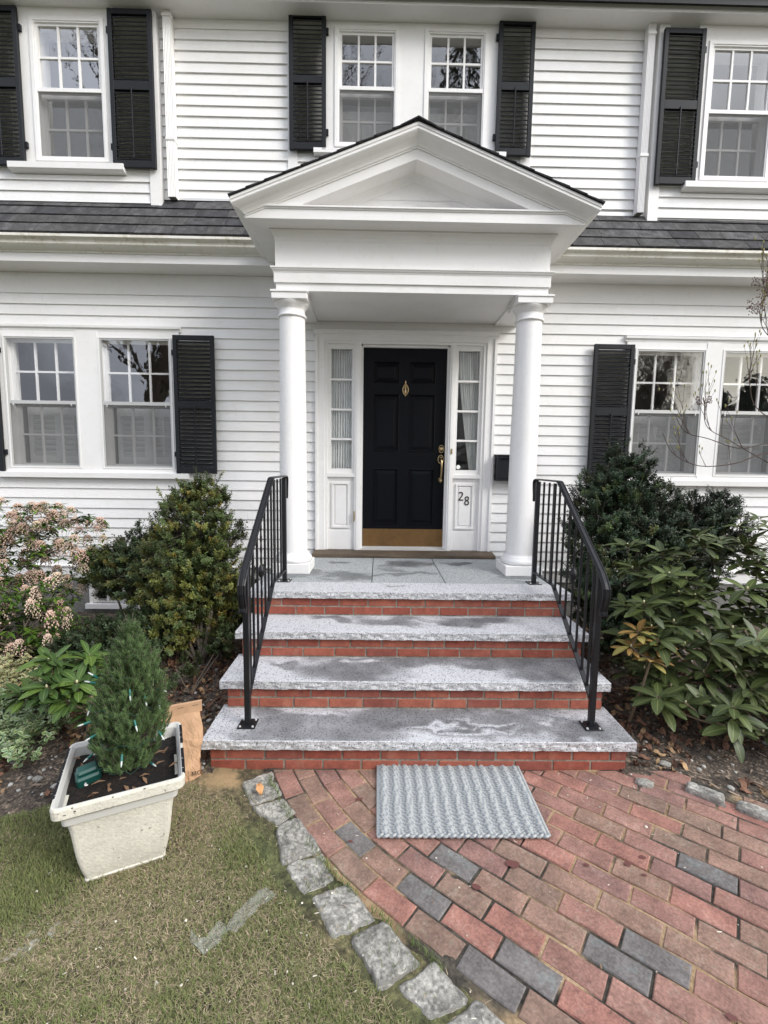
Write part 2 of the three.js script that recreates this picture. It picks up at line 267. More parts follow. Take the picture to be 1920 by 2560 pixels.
// downspouts: ribbed rectangular pipes
function downspout(x0, x1, y0, y1, z) {
  const pr = [], n = 5; for (let i = 0; i <= n * 2; i++) pr.push([lerp(x0, x1, i / (n * 2)), z + 0.075 - (i % 2 ? 0.006 : 0)]);
  const t = []; const ring = [[x0, z], ...pr, [x1, z]]; const m = ring.length;
  for (let i = 0; i < m; i++) { const a = ring[i], b = ring[(i + 1) % m]; t.push(a[0], y0, a[1], b[0], y0, b[1], b[0], y1, b[1], a[0], y0, a[1], b[0], y1, b[1], a[0], y1, a[1]); }
  const d = group('downspout', house); part('pipe', geo(t), M.white, d);
  for (const y of [lerp(y0, y1, 0.3), lerp(y0, y1, 0.93)]) part('strap', box(x0 - 0.006, x1 + 0.006, y, y + 0.025, z - 0.001, z + 0.0785), M.white, d);
}
downspout(-2.222, -2.152, 4.15, 5.80, 0.018); downspout(2.218, 2.282, 4.10, 5.76, 0.018);

// one double-hung window unit inside an opening; storm = aluminium storm sash in front
function sashWindow(x0, x1, y0, y1, z, o = {}) {
  const w = group('window', house), ym = o.ym ?? (y0 + y1) / 2, f = o.storm ? 0.011 : 0.028, mw = 0.018;
  part('frame', [box(x0 - 0.004, x0 + f, y0, y1, z - 0.15, z + 0.01), box(x1 - f, x1 + 0.004, y0, y1, z - 0.12, z + 0.01), box(x0 + f, x1 - f, y1 - f, y1, z - 0.12, z + 0.009), box(x0 + f, x1 - f, y0, y0 + f, z - 0.12, z + 0.009)], M.white, w);
  const a = x0 + f, b = x1 - f, st = 0.034;
  const sash = (p, q, zz, mat) => [box(a, a + st, p, q, zz - 0.03, zz), box(b - st, b, p, q, zz - 0.03, zz), box(a + st, b - st, q - st, q, zz - 0.03, zz - 0.001), box(a + st, b - st, p, p + st, zz - 0.03, zz - 0.001)];
  const upz = o.storm ? z - 0.07 : z - 0.01, loz = o.storm ? z - 0.075 : z - 0.045;
  part('upper_sash', sash(ym - 0.012, y1 - f, upz), M.white, w); part('lower_sash', sash(y0 + f, ym + 0.012, loz - 0.032), M.white, w);
  for (const [p, q, zz, nm] of [[ym + 0.022, y1 - f - st, upz, 'u'], [y0 + f + st, ym - 0.022, loz - 0.032, 'l']]) {
    const gx = [a + st, lerp(a + st, b - st, 1 / 3), lerp(a + st, b - st, 2 / 3), b - st], gy = [p, (p + q) / 2, q];
    for (const k of [1, 2]) part('muntin', box(gx[k] - mw / 2, gx[k] + mw / 2, p, q, zz - 0.022, zz - 0.004), M.white, w);
    part('muntin', box(gx[0], gx[3], gy[1] - mw / 2, gy[1] + mw / 2, zz - 0.0225, zz - 0.0045), M.white, w);
    if (nm === 'l' || !o.storm) for (let i = 0; i < 3; i++) for (let j = 0; j < 2; j++) { const g = new THREE.PlaneGeometry(gx[i + 1] - gx[i] - 0.004, gy[j + 1] - gy[j] - 0.004); g.translate((gx[i] + gx[i + 1]) / 2, (gy[j] + gy[j + 1]) / 2, zz - 0.015); part('pane', uvBox(g.toNonIndexed()), o.glass ?? M.glass, w); }
  }
  const stm = o.storm ? M.storm : M.white, e = o.storm ? 0.015 : 0.012;
  part('storm_frame', [box(a, a + e, y0 + f, y1 - f, z - 0.012, z + 0.004), box(b - e, b, y0 + f, y1 - f, z - 0.012, z + 0.004), box(a + e, b - e, y1 - f - e, y1 - f, z - 0.012, z + 0.003), box(a + e, b - e, y0 + f, y0 + f + e, z - 0.012, z + 0.003)], stm, w);
  part('meeting_rail', box(a + e, b - e, ym - 0.016, ym + 0.016, z - 0.014, z + 0.006), stm, w);
  if (o.storm) {
    const g = new THREE.PlaneGeometry(b - a - 2 * e, y1 - f - e - ym - 0.016); g.translate((a + b) / 2, (y1 - f - e + ym + 0.016) / 2, z - 0.006); part('storm_pane', uvBox(g.toNonIndexed()), M.glassOld, w);
    for (const x of [a + 0.05, b - 0.06]) part('latch', box(x, x + 0.008, ym - 0.034, ym - 0.012, z + 0.004, z + 0.012), M.alu, w);
  }
  const s = new THREE.PlaneGeometry(b - a - 2 * e, ym - 0.016 - y0 - f - e); s.translate((a + b) / 2, (ym - 0.016 + y0 + f + e) / 2, z - 0.004); part('insect_screen', uvBox(s.toNonIndexed()), M.screen, w);
  return w;
}
const holeWin = (h, z, o) => sashWindow(h[0], h[1], h[2], h[3], z, o);
const trim = (...b) => part('trim_board', b.length > 1 ? b : b[0], M.white, house);
// ground floor pairs
for (const [A, B, yh, ys, xm0, xm1] of [[LO[0], LO[1], 2.985, 1.567, -3.98, -2.19], [LO[2], LO[3], 2.975, 1.566, 2.24, 4.02]]) {
  holeWin(A, 0.028, { storm: true, ym: 2.244 }); holeWin(B, 0.028, { storm: true, ym: 2.244 });
  part('window_casing', [box(xm0, A[0] - 0.004, ys, yh - 0.05, 0, 0.03), box(A[1] + 0.004, B[0] - 0.004, ys, yh - 0.05, 0, 0.034), box(B[1] + 0.004, xm1, ys, yh - 0.05, 0, 0.03), box(A[0] - 0.004, A[1] + 0.004, A[3], yh - 0.05, 0, 0.03), box(B[0] - 0.004, B[1] + 0.004, B[3], yh - 0.05, 0, 0.03), box(A[0] - 0.004, A[1] + 0.004, ys, A[2], 0, 0.03), box(B[0] - 0.004, B[1] + 0.004, ys, B[2], 0, 0.03)], M.white, house);
  part('window_header', sweepX([[0, yh - 0.05], [0.032, yh - 0.05], [0.034, yh - 0.035], [0.05, yh - 0.022], [0.052, yh], [0, yh + 0.008]], xm0 - 0.02, xm1 + 0.02), M.white, house);
  part('window_sill', sweepX([[0, ys - 0.07], [0.05, ys - 0.068], [0.075, ys - 0.062], [0.077, ys - 0.012], [0.03, ys], [0, ys]], xm0 - 0.06, xm1 + 0.07), M.white, house);
}
// upper middle pair
for (const h of UP_C) holeWin(h, 0.03, { ym: 5.168, glass: M.glassOld });
part('window_casing', [box(-0.755, -0.669, 4.62, 5.78, 0, 0.03), box(-0.071, 0.166, 4.62, 5.74, 0, 0.032), box(0.759, 0.855, 4.62, 5.78, 0, 0.03), box(-0.669, -0.071, 5.69, 5.74, 0, 0.03), box(0.166, 0.759, 5.69, 5.74, 0, 0.03)], M.white, house);
part('window_sill', sweepX([[0, 4.575], [0.06, 4.575], [0.075, 4.58], [0.075, 4.62], [0.03, 4.635], [0, 4.66]], -0.862, 0.95), M.white, house);
// upper flanking windows
for (const [h, xs, ym, yt] of [[UP_L[0], [-3.66, -2.605], 5.047, 5.70], [UP_R[0], [2.63, 3.70], 5.0, 5.655]]) {
  holeWin(h, 0.088, { ym, glass: M.glassOld });
  part('window_casing', [box(h[0] - 0.1, h[0] - 0.004, h[2] - 0.04, yt + 0.09, 0.06, 0.088), box(h[1] + 0.004, h[1] + 0.1, h[2] - 0.04, yt + 0.09, 0.06, 0.088), box(h[0] - 0.004, h[1] + 0.004, h[3], yt + 0.09, 0.06, 0.087)], M.white, house);
  part('window_sill', sweepX([[0.06, h[2] - 0.105], [0.12, h[2] - 0.1], [0.145, h[2] - 0.09], [0.147, h[2] - 0.04], [0.09, h[2] - 0.028], [0.06, h[2]]], xs[0], xs[1]), M.white, house);
}
// basement window
{
  const w = group('basement_window', house), h = LO[5];
  part('frame', [box(h[0], h[0] + 0.03, h[2], h[3], -0.08, 0.02), box(h[1] - 0.03, h[1], h[2], h[3], -0.08, 0.02), box(h[0] + 0.03, h[1] - 0.03, h[3] - 0.025, h[3], -0.08, 0.02), box(h[0] - 0.03, h[1] + 0.03, h[2] - 0.05, h[2], -0.02, 0.05)], M.white, w);
  for (const k of [1, 2]) { const x = lerp(h[0], h[1], k / 3); part('muntin', box(x - 0.01, x + 0.01, h[2], h[3] - 0.025, -0.04, -0.015), M.alu, w); }
  for (let k = 0; k < 3; k++) { const g = new THREE.PlaneGeometry((h[1] - h[0]) / 3 - 0.03, h[3] - h[2] - 0.03); g.translate(lerp(h[0], h[1], (k + 0.5) / 3), (h[2] + h[3]) / 2 - 0.01, -0.03); part('pane', uvBox(g.toNonIndexed()), M.glass, w); }
}
// louvered shutters
function shutter(x0, x1, y0, y1, z, mat, o = {}) {
  const s = group('shutter', house), st = 0.038, d = 0.03, tr = o.tr ?? 0.045, br = o.br ?? 0.062, mr0 = o.m0, mr1 = o.m1, tilt = o.tilt ?? 0.6;
  part('stile', cbox(x0, x0 + st, y0 - 0.006, y1, z, z + d, 0.002), mat, s); part('stile', cbox(x1 - st, x1, y0 - 0.006, y1, z, z + d, 0.002), mat, s);
  part('rail', cbox(x0 + st, x1 - st, y1 - tr, y1, z + 0.001, z + d - 0.002, 0.002), mat, s); part('rail', cbox(x0 + st, x1 - st, mr0, mr1, z + 0.001, z + d - 0.002, 0.002), mat, s); part('rail', cbox(x0 + st, x1 - st, y0, y0 + br, z + 0.001, z + d - 0.002, 0.002), mat, s);
  const W = x1 - x0 - 2 * st, xm = (x0 + x1) / 2, sl = cbox(-W / 2, W / 2, -0.0035, 0.0035, -0.021, 0.021, 0.0012); sl.rotateX(tilt);
  for (const [p, q] of [[mr1, y1 - tr], [y0 + br, mr0]]) { const n = Math.round((q - p) / 0.0375); for (let i = 0; i < n; i++) { const m = part('slat', sl, mat, s); m.position.set(xm, p + (i + 0.5) * (q - p) / n, z + 0.015); } }
  part('tilt_rod', cbox(xm - 0.006, xm + 0.006, y0 + br + 0.01, mr0 + 0.02, z + d - 0.002, z + d + 0.008, 0.002), mat, s);
  part('hinge', [0.12, 0.86].map(t => box(o.side < 0 ? x0 - 0.022 : x1 - 0.004, o.side < 0 ? x0 + 0.004 : x1 + 0.022, lerp(y0, y1, t), lerp(y0, y1, t) + 0.05, z - 0.01, z + 0.012)), M.black, s);
  return s;
}
shutter(-2.236, -1.838, 1.565, 2.90, 0.045, M.shutter, { m0: 2.204, m1: 2.276, side: -1 });
shutter(-4.34, -3.942, 1.565, 2.90, 0.045, M.shutter, { m0: 2.204, m1: 2.276, side: 1 });
shutter(1.90, 2.298, 1.56, 2.885, 0.045, M.shutter, { m0: 2.192, m1: 2.276, side: 1 });
shutter(-2.703, -2.31, 4.38, 5.708, 0.1, M.shutter, { m0: 5.038, m1: 5.117, side: -1, tilt: 0.75 });
shutter(-3.905, -3.511, 4.38, 5.708, 0.1, M.shutter, { m0: 5.038, m1: 5.117, side: 1, tilt: 0.75 });
shutter(-1.088, -0.747, 4.605, 5.766, 0.045, M.shutter, { m0: 5.174, m1: 5.239, side: 1, tilt: 0.75 });
shutter(0.845, 1.18, 4.595, 5.755, 0.045, M.shutter, { m0: 5.156, m1: 5.226, side: -1, tilt: 0.7 });
shutter(2.35, 2.731, 4.34, 5.672, 0.1, M.shutter, { m0: 4.989, m1: 5.068, side: 1, tilt: 0.65 });

// white plantation shutters inside the windows
function plantation(x0, x1, y0, y1, z, label, o = {}) {
  const t = thing('plantation_shutter', label, 'interior shutter', 'plantation shutters behind the windows'), n = o.leaves ?? 2, lw = (x1 - x0) / n;
  for (let k = 0; k < n; k++) {
    const a = x0 + k * lw, b = a + lw, st = 0.045;
    part('frame', [box(a, a + st, y0, y1, z - 0.028, z), box(b - st - 0.002, b - 0.002, y0, y1, z - 0.028, z), box(a + st, b - st, y1 - 0.07, y1, z - 0.027, z - 0.001), box(a + st, b - st, y0, y0 + 0.08, z - 0.027, z - 0.001)], M.blind, t);
    const w = b - a - 2 * st, g = cbox(-w / 2, w / 2, -0.0045, 0.0045, -0.03, 0.03, 0.002); g.rotateX(-(o.tilt ?? 0.95)); const m = Math.round((y1 - y0 - 0.15) / 0.056);
    for (let i = 0; i < m; i++) { const s = part('louver', g, M.blind, t); s.position.set((a + b) / 2, y0 + 0.08 + (i + 0.5) * (y1 - y0 - 0.15) / m, z - 0.014); }
    part('tilt_bar', box((a + b) / 2 - 0.006, (a + b) / 2 + 0.006, y0 + 0.1, y1 - 0.09, z + 0.016, z + 0.024), M.blind, t);
  }
}
plantation(-3.87, -3.23, 1.64, 2.22, -0.19, 'white louvered half shutter inside the far left ground floor window');
plantation(-2.95, -2.30, 1.64, 2.22, -0.19, 'white louvered half shutter inside window beside the left black ground floor shutter');
plantation(2.36, 3.01, 1.64, 2.22, -0.19, 'white louvered half shutter inside window beside the right black ground floor shutter', { tilt: 1.15 });
plantation(3.24, 3.89, 1.64, 2.22, -0.19, 'white louvered half shutter inside the rightmost ground floor window', { tilt: 1.15 });
plantation(-0.64, -0.10, 4.68, 5.08, -0.13, 'white louvered half shutter inside left upstairs window above the porch', { tilt: 1.2 });
plantation(0.195, 0.73, 4.68, 5.08, -0.13, 'white louvered half shutter inside right upstairs window above the porch', { tilt: 1.2 });
// ---------- front entrance: frame, door, sidelights ----------
{
  const z = 0.022, yb = 0.795;
  const sur = group('door_surround', house);
  part('casing', [box(-0.855, -0.765, yb, 2.93, 0, 0.03), box(0.85, 0.945, yb, 2.93, 0, 0.03), box(-0.765, 0.85, 2.888, 2.93, 0, 0.028), box(-0.855, -0.83, yb, 2.93, 0.03, 0.045), box(0.92, 0.945, yb, 2.93, 0.03, 0.045)], M.white, sur);
  part('head_moulding', sweepX([[0, 2.93], [0.03, 2.93], [0.034, 2.945], [0.045, 2.952], [0.05, 2.985], [0, 2.99]], -0.87, 0.96), M.white, sur);
  part('casing', [box(-0.765, -0.735, yb, 2.888, -0.16, z - 0.004), box(0.82, 0.85, yb, 2.888, -0.16, z - 0.004), box(-0.735, 0.82, 2.862, 2.888, -0.16, z - 0.005)], M.white, sur);
  // mullion posts beside the door
  for (const [a, b] of [[-0.46, -0.40], [0.485, 0.54]]) part('post', [box(a, b, yb, 2.862, -0.15, z), box(a > 0 ? a - 0.022 : b, a > 0 ? a : b + 0.02, yb, 2.862, -0.15, -0.02), box(a + 0.018, b - 0.018, yb, 2.862, z, z + 0.008)], M.white, sur);
  part('door_stop', box(-0.40, 0.485, 2.84, 2.862, -0.15, -0.02), M.white, sur);
  part('threshold', sweepX([[-0.15, 0.785], [0.0, 0.78], [0.02, 0.785], [0.02, 0.8], [-0.05, 0.815], [-0.15, 0.815]], -0.40, 0.485), M.alu, sur);
  // sidelights with four panes above a panel
  for (const [a, b, s] of [[-0.735, -0.46, -1], [0.54, 0.82, 1]]) {
    const g = group('sidelight', house), ga = a + 0.034, gb = b - 0.032, y0 = 1.63, y1 = 2.815;
    part('sash', [box(a, ga, 1.545, 2.862, -0.045, -0.004), box(gb, b, 1.545, 2.862, -0.045, -0.004), box(ga, gb, y1, 2.862, -0.045, -0.005), box(ga, gb, 1.58, y0, -0.045, -0.005)], M.white, g);
    part('sill', box(a, b, 1.545, 1.582, -0.04, 0.018), M.white, g);
    for (let k = 1; k < 4; k++) { const y = lerp(y0, y1, k / 4); part('muntin', sweepX([[-0.04, y - 0.013], [-0.012, y - 0.009], [-0.012, y + 0.009], [-0.04, y + 0.013]], ga, gb), M.white, g); }
    for (let k = 0; k < 4; k++) { const q = new THREE.PlaneGeometry(gb - ga, (y1 - y0) / 4 - 0.02); q.translate((ga + gb) / 2, lerp(y0, y1, (k + 0.5) / 4), -0.03); part('pane', uvBox(q.toNonIndexed()), M.glassSide ?? (M.glassSide = phy({ color: 0xffffff, transmission: 1, thickness: 0, roughness: 0.02, ior: 1.6, bumpMap: again(nz.soft, 0.5), bumpScale: 0.004 })), g); }
    part('panel', [box(a, b, yb, 1.545, -0.05, -0.012), box(a, b, yb, 0.99, -0.012, -0.006), box(a, b, 1.515, 1.545, -0.012, -0.006)], M.white, g);
    const pa = a + 0.04, pb = b - 0.05, p0 = 1.02, p1 = 1.49;
    part('panel_moulding', [box(pa, pb, p1 - 0.02, p1, -0.012, 0.004), box(pa, pb, p0, p0 + 0.02, -0.012, 0.004), box(pa, pa + 0.02, p0 + 0.02, p1 - 0.02, -0.012, 0.003), box(pb - 0.02, pb, p0 + 0.02, p1 - 0.02, -0.012, 0.003), cbox(pa + 0.034, pb - 0.034, p0 + 0.034, p1 - 0.034, -0.02, -0.004, 0.006)], M.white, g);
  }
  // six-panel door
  const d = group('front_door', house), x0 = -0.382, x1 = 0.466, y0 = 0.818, y1 = 2.842, zf = -0.05;
  const pan = [[-0.279, -0.011, 2.495, 2.71], [0.086, 0.354, 2.495, 2.71], [-0.279, -0.011, 1.808, 2.387], [0.086, 0.356, 1.808, 2.387], [-0.277, -0.014, 1.052, 1.637], [0.09, 0.356, 1.052, 1.637]];
  part('door_slab', slab(x0, x1, y0, y1, zf - 0.04, zf, pan), M.door, d);
  for (const [a, b, p, q] of pan) { // sunk field with a sloping border and raised middle
    const t = [], c = [[a, p], [b, p], [b, q], [a, q]], ring = (i, zz) => c.map(([x, y], k) => [x + (k === 0 || k === 3 ? i : -i), y + (k < 2 ? i : -i), zz]);
    const rs = [ring(0, zf), ring(0.008, zf + 0.004), ring(0.014, zf - 0.012), ring(0.02, zf - 0.014), ring(0.052, zf - 0.004), ring(0.055, zf - 0.002)];
    for (let r = 0; r + 1 < rs.length; r++) for (let k = 0; k < 4; k++) { const A = rs[r][k], B = rs[r][(k + 1) % 4], Cc = rs[r + 1][(k + 1) % 4], D = rs[r + 1][k]; t.push(...A, ...B, ...Cc, ...A, ...Cc, ...D); }
    const e = rs[5]; t.push(...e[0], ...e[1], ...e[2], ...e[0], ...e[2], ...e[3]);
    part('panel', geo(t), M.door, d);
  }
  part('kick_plate', [cbox(x0 + 0.003, x1 - 0.003, 0.822, 1.008, zf, zf + 0.003, 0.001), ...[0.05, 0.3, 0.55, 0.8].flatMap(k => [0.832, 0.998].map(y => { const s = new THREE.SphereGeometry(0.004, 8, 6); s.scale(1, 1, 0.4); s.translate(x0 + k, y, zf + 0.003); return s; }))], M.kick, d);
  part('sweep', box(x0, x1, 0.816, 0.823, zf - 0.02, zf + 0.006), M.alu, d);
  // knocker: urn plate with a hanging ring
  const kx = 0.047, ky = 2.44, ell = (rx, ry, r, cx, cy, zz, n = 36) => tube(Array.from({ length: n + 1 }, (_, i) => [cx + rx * sin(i / n * TAU), cy + ry * cos(i / n * TAU), zz]), r, 8);
  const urn = lathe([[0.0001, -0.075], [0.006, -0.07], [0.008, -0.062], [0.004, -0.055], [0.012, -0.045], [0.012, -0.035], [0.007, 0.0], [0.02, 0.028], [0.022, 0.035], [0.012, 0.048], [0.005, 0.058], [0.0065, 0.068], [0.003, 0.08], [0.0001, 0.084]], 20); urn.scale(1, 1, 0.5); urn.translate(kx, ky, zf + 0.004);
  part('knocker', [urn, ell(0.027, 0.048, 0.0045, kx, ky - 0.012, zf + 0.016)], M.brass, d);
  // deadbolt
  const oval = (rx, ry, cx, cy, t) => { const s = lathe([[0.0001, t], [0.8, t], [0.95, t * 0.6], [1, 0]], 32); s.rotateX(PI / 2); s.scale(rx, ry, 1); s.translate(cx, cy, zf); return s; };
  const cyl = lathe([[0.0001, 0.018], [0.016, 0.018], [0.018, 0.016], [0.019, 0]], 24); cyl.rotateX(PI / 2); cyl.translate(0.427, 1.842, zf);
  part('deadbolt', [ell(0.024, 0.038, 0.004, 0.427, 1.842, zf + 0.005), cyl, box(0.4255, 0.4285, 1.834, 1.85, zf + 0.018, zf + 0.0195)], M.brass, d);
  part('deadbolt_plate', oval(0.022, 0.036, 0.427, 1.842, 0.004), M.black, d);
  // handle set
  part('handle', [ell(0.028, 0.043, 0.0045, 0.424, 1.735, zf + 0.005), tube([[0.424, 1.742, zf], [0.424, 1.738, zf + 0.035], [0.427, 1.715, zf + 0.055], [0.428, 1.66, zf + 0.058], [0.426, 1.59, zf + 0.05], [0.425, 1.545, zf + 0.035], [0.425, 1.525, zf + 0.012]], 0.011, 10, 0.008), ell(0.014, 0.02, 0.005, 0.425, 1.525, zf + 0.006), tube([[0.425, 1.53, zf + 0.02], [0.426, 1.51, zf + 0.03], [0.426, 1.497, zf + 0.022]], 0.008, 8, 0.003), box(0.412, 0.437, 1.755, 1.762, zf + 0.004, zf + 0.03)], M.brass, d);
  part('handle_plate', oval(0.026, 0.041, 0.424, 1.735, 0.004), M.black, d);
}
// wooden sill below the entrance frame
const sillMap = tex(512, (u, v) => { const g = fbm(u * 3, v * 60, 61, 4, 3) , a = P(6, u, v, 62, 4); const k = 0.55 + 0.35 * (g - 0.5) + 0.3 * (a - 0.5); return [k, k * 0.93, k * 0.84]; }, { srgb: true, repeat: 0.9 });
const sm = sillMap.clone(); sm.rotation = 0;
solo('door_sill', [sweepX([[0.0, 0.748], [0.195, 0.748], [0.205, 0.753], [0.206, 0.772], [0.198, 0.782], [0.02, 0.793], [0.0, 0.793]], -0.87, 0.965)], std({ color: C(0.32, 0.27, 0.22), map: sillMap, roughness: 0.8, bumpMap: sillMap, bumpScale: 0.002 }), 'weathered brown wooden sill below the front door', 'door sill');
// curtains behind the sidelights
function curtain(x0, x1, y0, y1, z, tie, label, seed) {
  const r = rng(seed), nx = 90, ny = 40, ph = r() * 9, pos = [], idx = [];
  for (let j = 0; j <= ny; j++) for (let i = 0; i <= nx; i++) {
    const t = j / ny, u = i / nx; let a = x0, b = x1; if (tie) a = lerp(x0, x1 - 0.075, pow(1 - t, 1.25));
    pos.push(lerp(a, b, u), lerp(y0, y1, t), z + 0.017 * sin(u * 56 + ph + 0.8 * sin(t * 3 + u * 5)) + 0.007 * sin(u * 101 + ph * 2) + 0.004 * sin(t * 5 + u * 17));
  }
  for (let j = 0; j < ny; j++) for (let i = 0; i < nx; i++) { const a = j * (nx + 1) + i; idx.push(a, a + 1, a + nx + 2, a, a + nx + 2, a + nx + 1); }
  const g = new THREE.BufferGeometry(); g.setAttribute('position', new THREE.Float32BufferAttribute(pos, 3)); g.setIndex(idx); g.computeVertexNormals(); uvBox(g);
  solo('curtain', g, M.curtain ?? (M.curtain = phy({ color: C(0.82, 0.84, 0.82), roughness: 1, transmission: 0.3, thickness: 0, side: THREE.DoubleSide })), label, 'curtain', 'sidelight curtains');
}
curtain(-0.705, -0.485, 1.62, 2.83, -0.07, false, 'white pleated curtain hanging straight in the left sidelight', 3);
curtain(0.57, 0.795, 1.62, 2.83, -0.07, true, 'white pleated curtain drawn aside in the right sidelight', 8);
// numerals, bell, mailbox, sticker, hinge
const font = await new FontLoader().loadAsync('fonts/droid/droid_sans_regular.typeface.json');
const bronze = std({ color: C(0.035, 0.026, 0.02), metalness: 0.3, roughness: 0.4 });
const num = thing('house_number', 'dark bronze house number 28 on the panel right of the door', 'house number');
for (const [ch, x, y] of [['2', 0.606, 1.318], ['8', 0.668, 1.272]]) { const g = new TextGeometry(ch, { font, size: 0.088, depth: 0.006, curveSegments: 8, bevelEnabled: true, bevelThickness: 0.001, bevelSize: 0.001, bevelSegments: 1 }); g.scale(0.88, 1, 1); g.translate(x, y, -0.005); part('digit', strip(g), bronze, num); }
const bell = thing('doorbell', 'small brass doorbell on the post right of the door', 'doorbell');
part('plate', cbox(0.512, 0.528, 1.79, 1.842, 0.028, 0.036, 0.002), std({ color: C(0.35, 0.25, 0.1), metalness: 0.9, roughness: 0.4 }), bell); part('button', [cbox(0.515, 0.525, 1.806, 1.832, 0.036, 0.039, 0.001)], M.brass, bell);
solo('hinge', [box(-0.468, -0.455, 1.10, 1.19, 0.028, 0.036), tube([[-0.4615, 1.09, 0.04], [-0.4615, 1.2, 0.04]], 0.005, 8)], M.brass, 'tarnished brass hinge left on the post beside the door', 'hinge');
{ const s = lathe([[0.0001, 0.001], [0.02, 0.001], [0.0215, 0]], 24); s.rotateX(PI / 2); s.translate(0.603, 1.66, -0.029); solo('alarm_sticker', s, M.blind, 'round white sticker in the corner of the right sidelight', 'sticker'); }
const mb = thing('mailbox', 'black metal mailbox on the siding right of the entrance', 'mailbox');
part('box', slab(0.965, 1.30, 1.53, 1.785, 0.005, 0.13, [[0.99, 1.275, 1.55, 1.755]]), M.black, mb); part('back', box(0.97, 1.295, 1.535, 1.78, 0.006, 0.02), M.black, mb); part('front', cbox(0.99, 1.275, 1.55, 1.755, 0.02, 0.11, 0.004), M.black, mb);
part('lid', sweepX([[0.004, 1.792], [0.137, 1.786], [0.14, 1.782], [0.137, 1.778], [0.004, 1.786]], 0.958, 1.307), M.black, mb);

// ---------- portico ----------
const portico = thing('portico', 'white pedimented portico on two round columns over the front steps', 'portico');
function column(x, z) {
  const c = group('column', portico); c.position.set(x, 0.747, z);
  part('plinth', cbox(-0.158, 0.158, 0, 0.085, -0.158, 0.158, 0.004), M.white, c);
  part('base', lathe([[0.0001, 0.085], [0.15, 0.085], [0.156, 0.1], [0.157, 0.115], [0.15, 0.132], [0.136, 0.14], [0.134, 0.15], [0.128, 0.157], [0.1205, 0.16], [0.119, 0.175]], 48), M.white, c);
  const sh = []; for (let i = 0; i <= 16; i++) { const t = i / 16; sh.push([0.1175 - 0.0135 * pow(t, 1.6), 0.17 + t * 1.95]); }
  part('shaft', lathe(sh, 56), M.white, c);
  part('capital', lathe([[0.104, 2.118], [0.116, 2.12], [0.119, 2.128], [0.117, 2.138], [0.107, 2.142], [0.105, 2.185], [0.112, 2.188], [0.114, 2.196], [0.118, 2.2], [0.132, 2.214], [0.14, 2.23], [0.141, 2.236]], 48), M.white, c);
  part('abacus', [cbox(-0.142, 0.142, 2.236, 2.285, -0.142, 0.142, 0.003), cbox(-0.15, 0.15, 2.285, 2.303, -0.15, 0.15, 0.003)], M.white, c);
}
column(CX - 0.987, 0.745); column(CX + 0.987, 0.745);
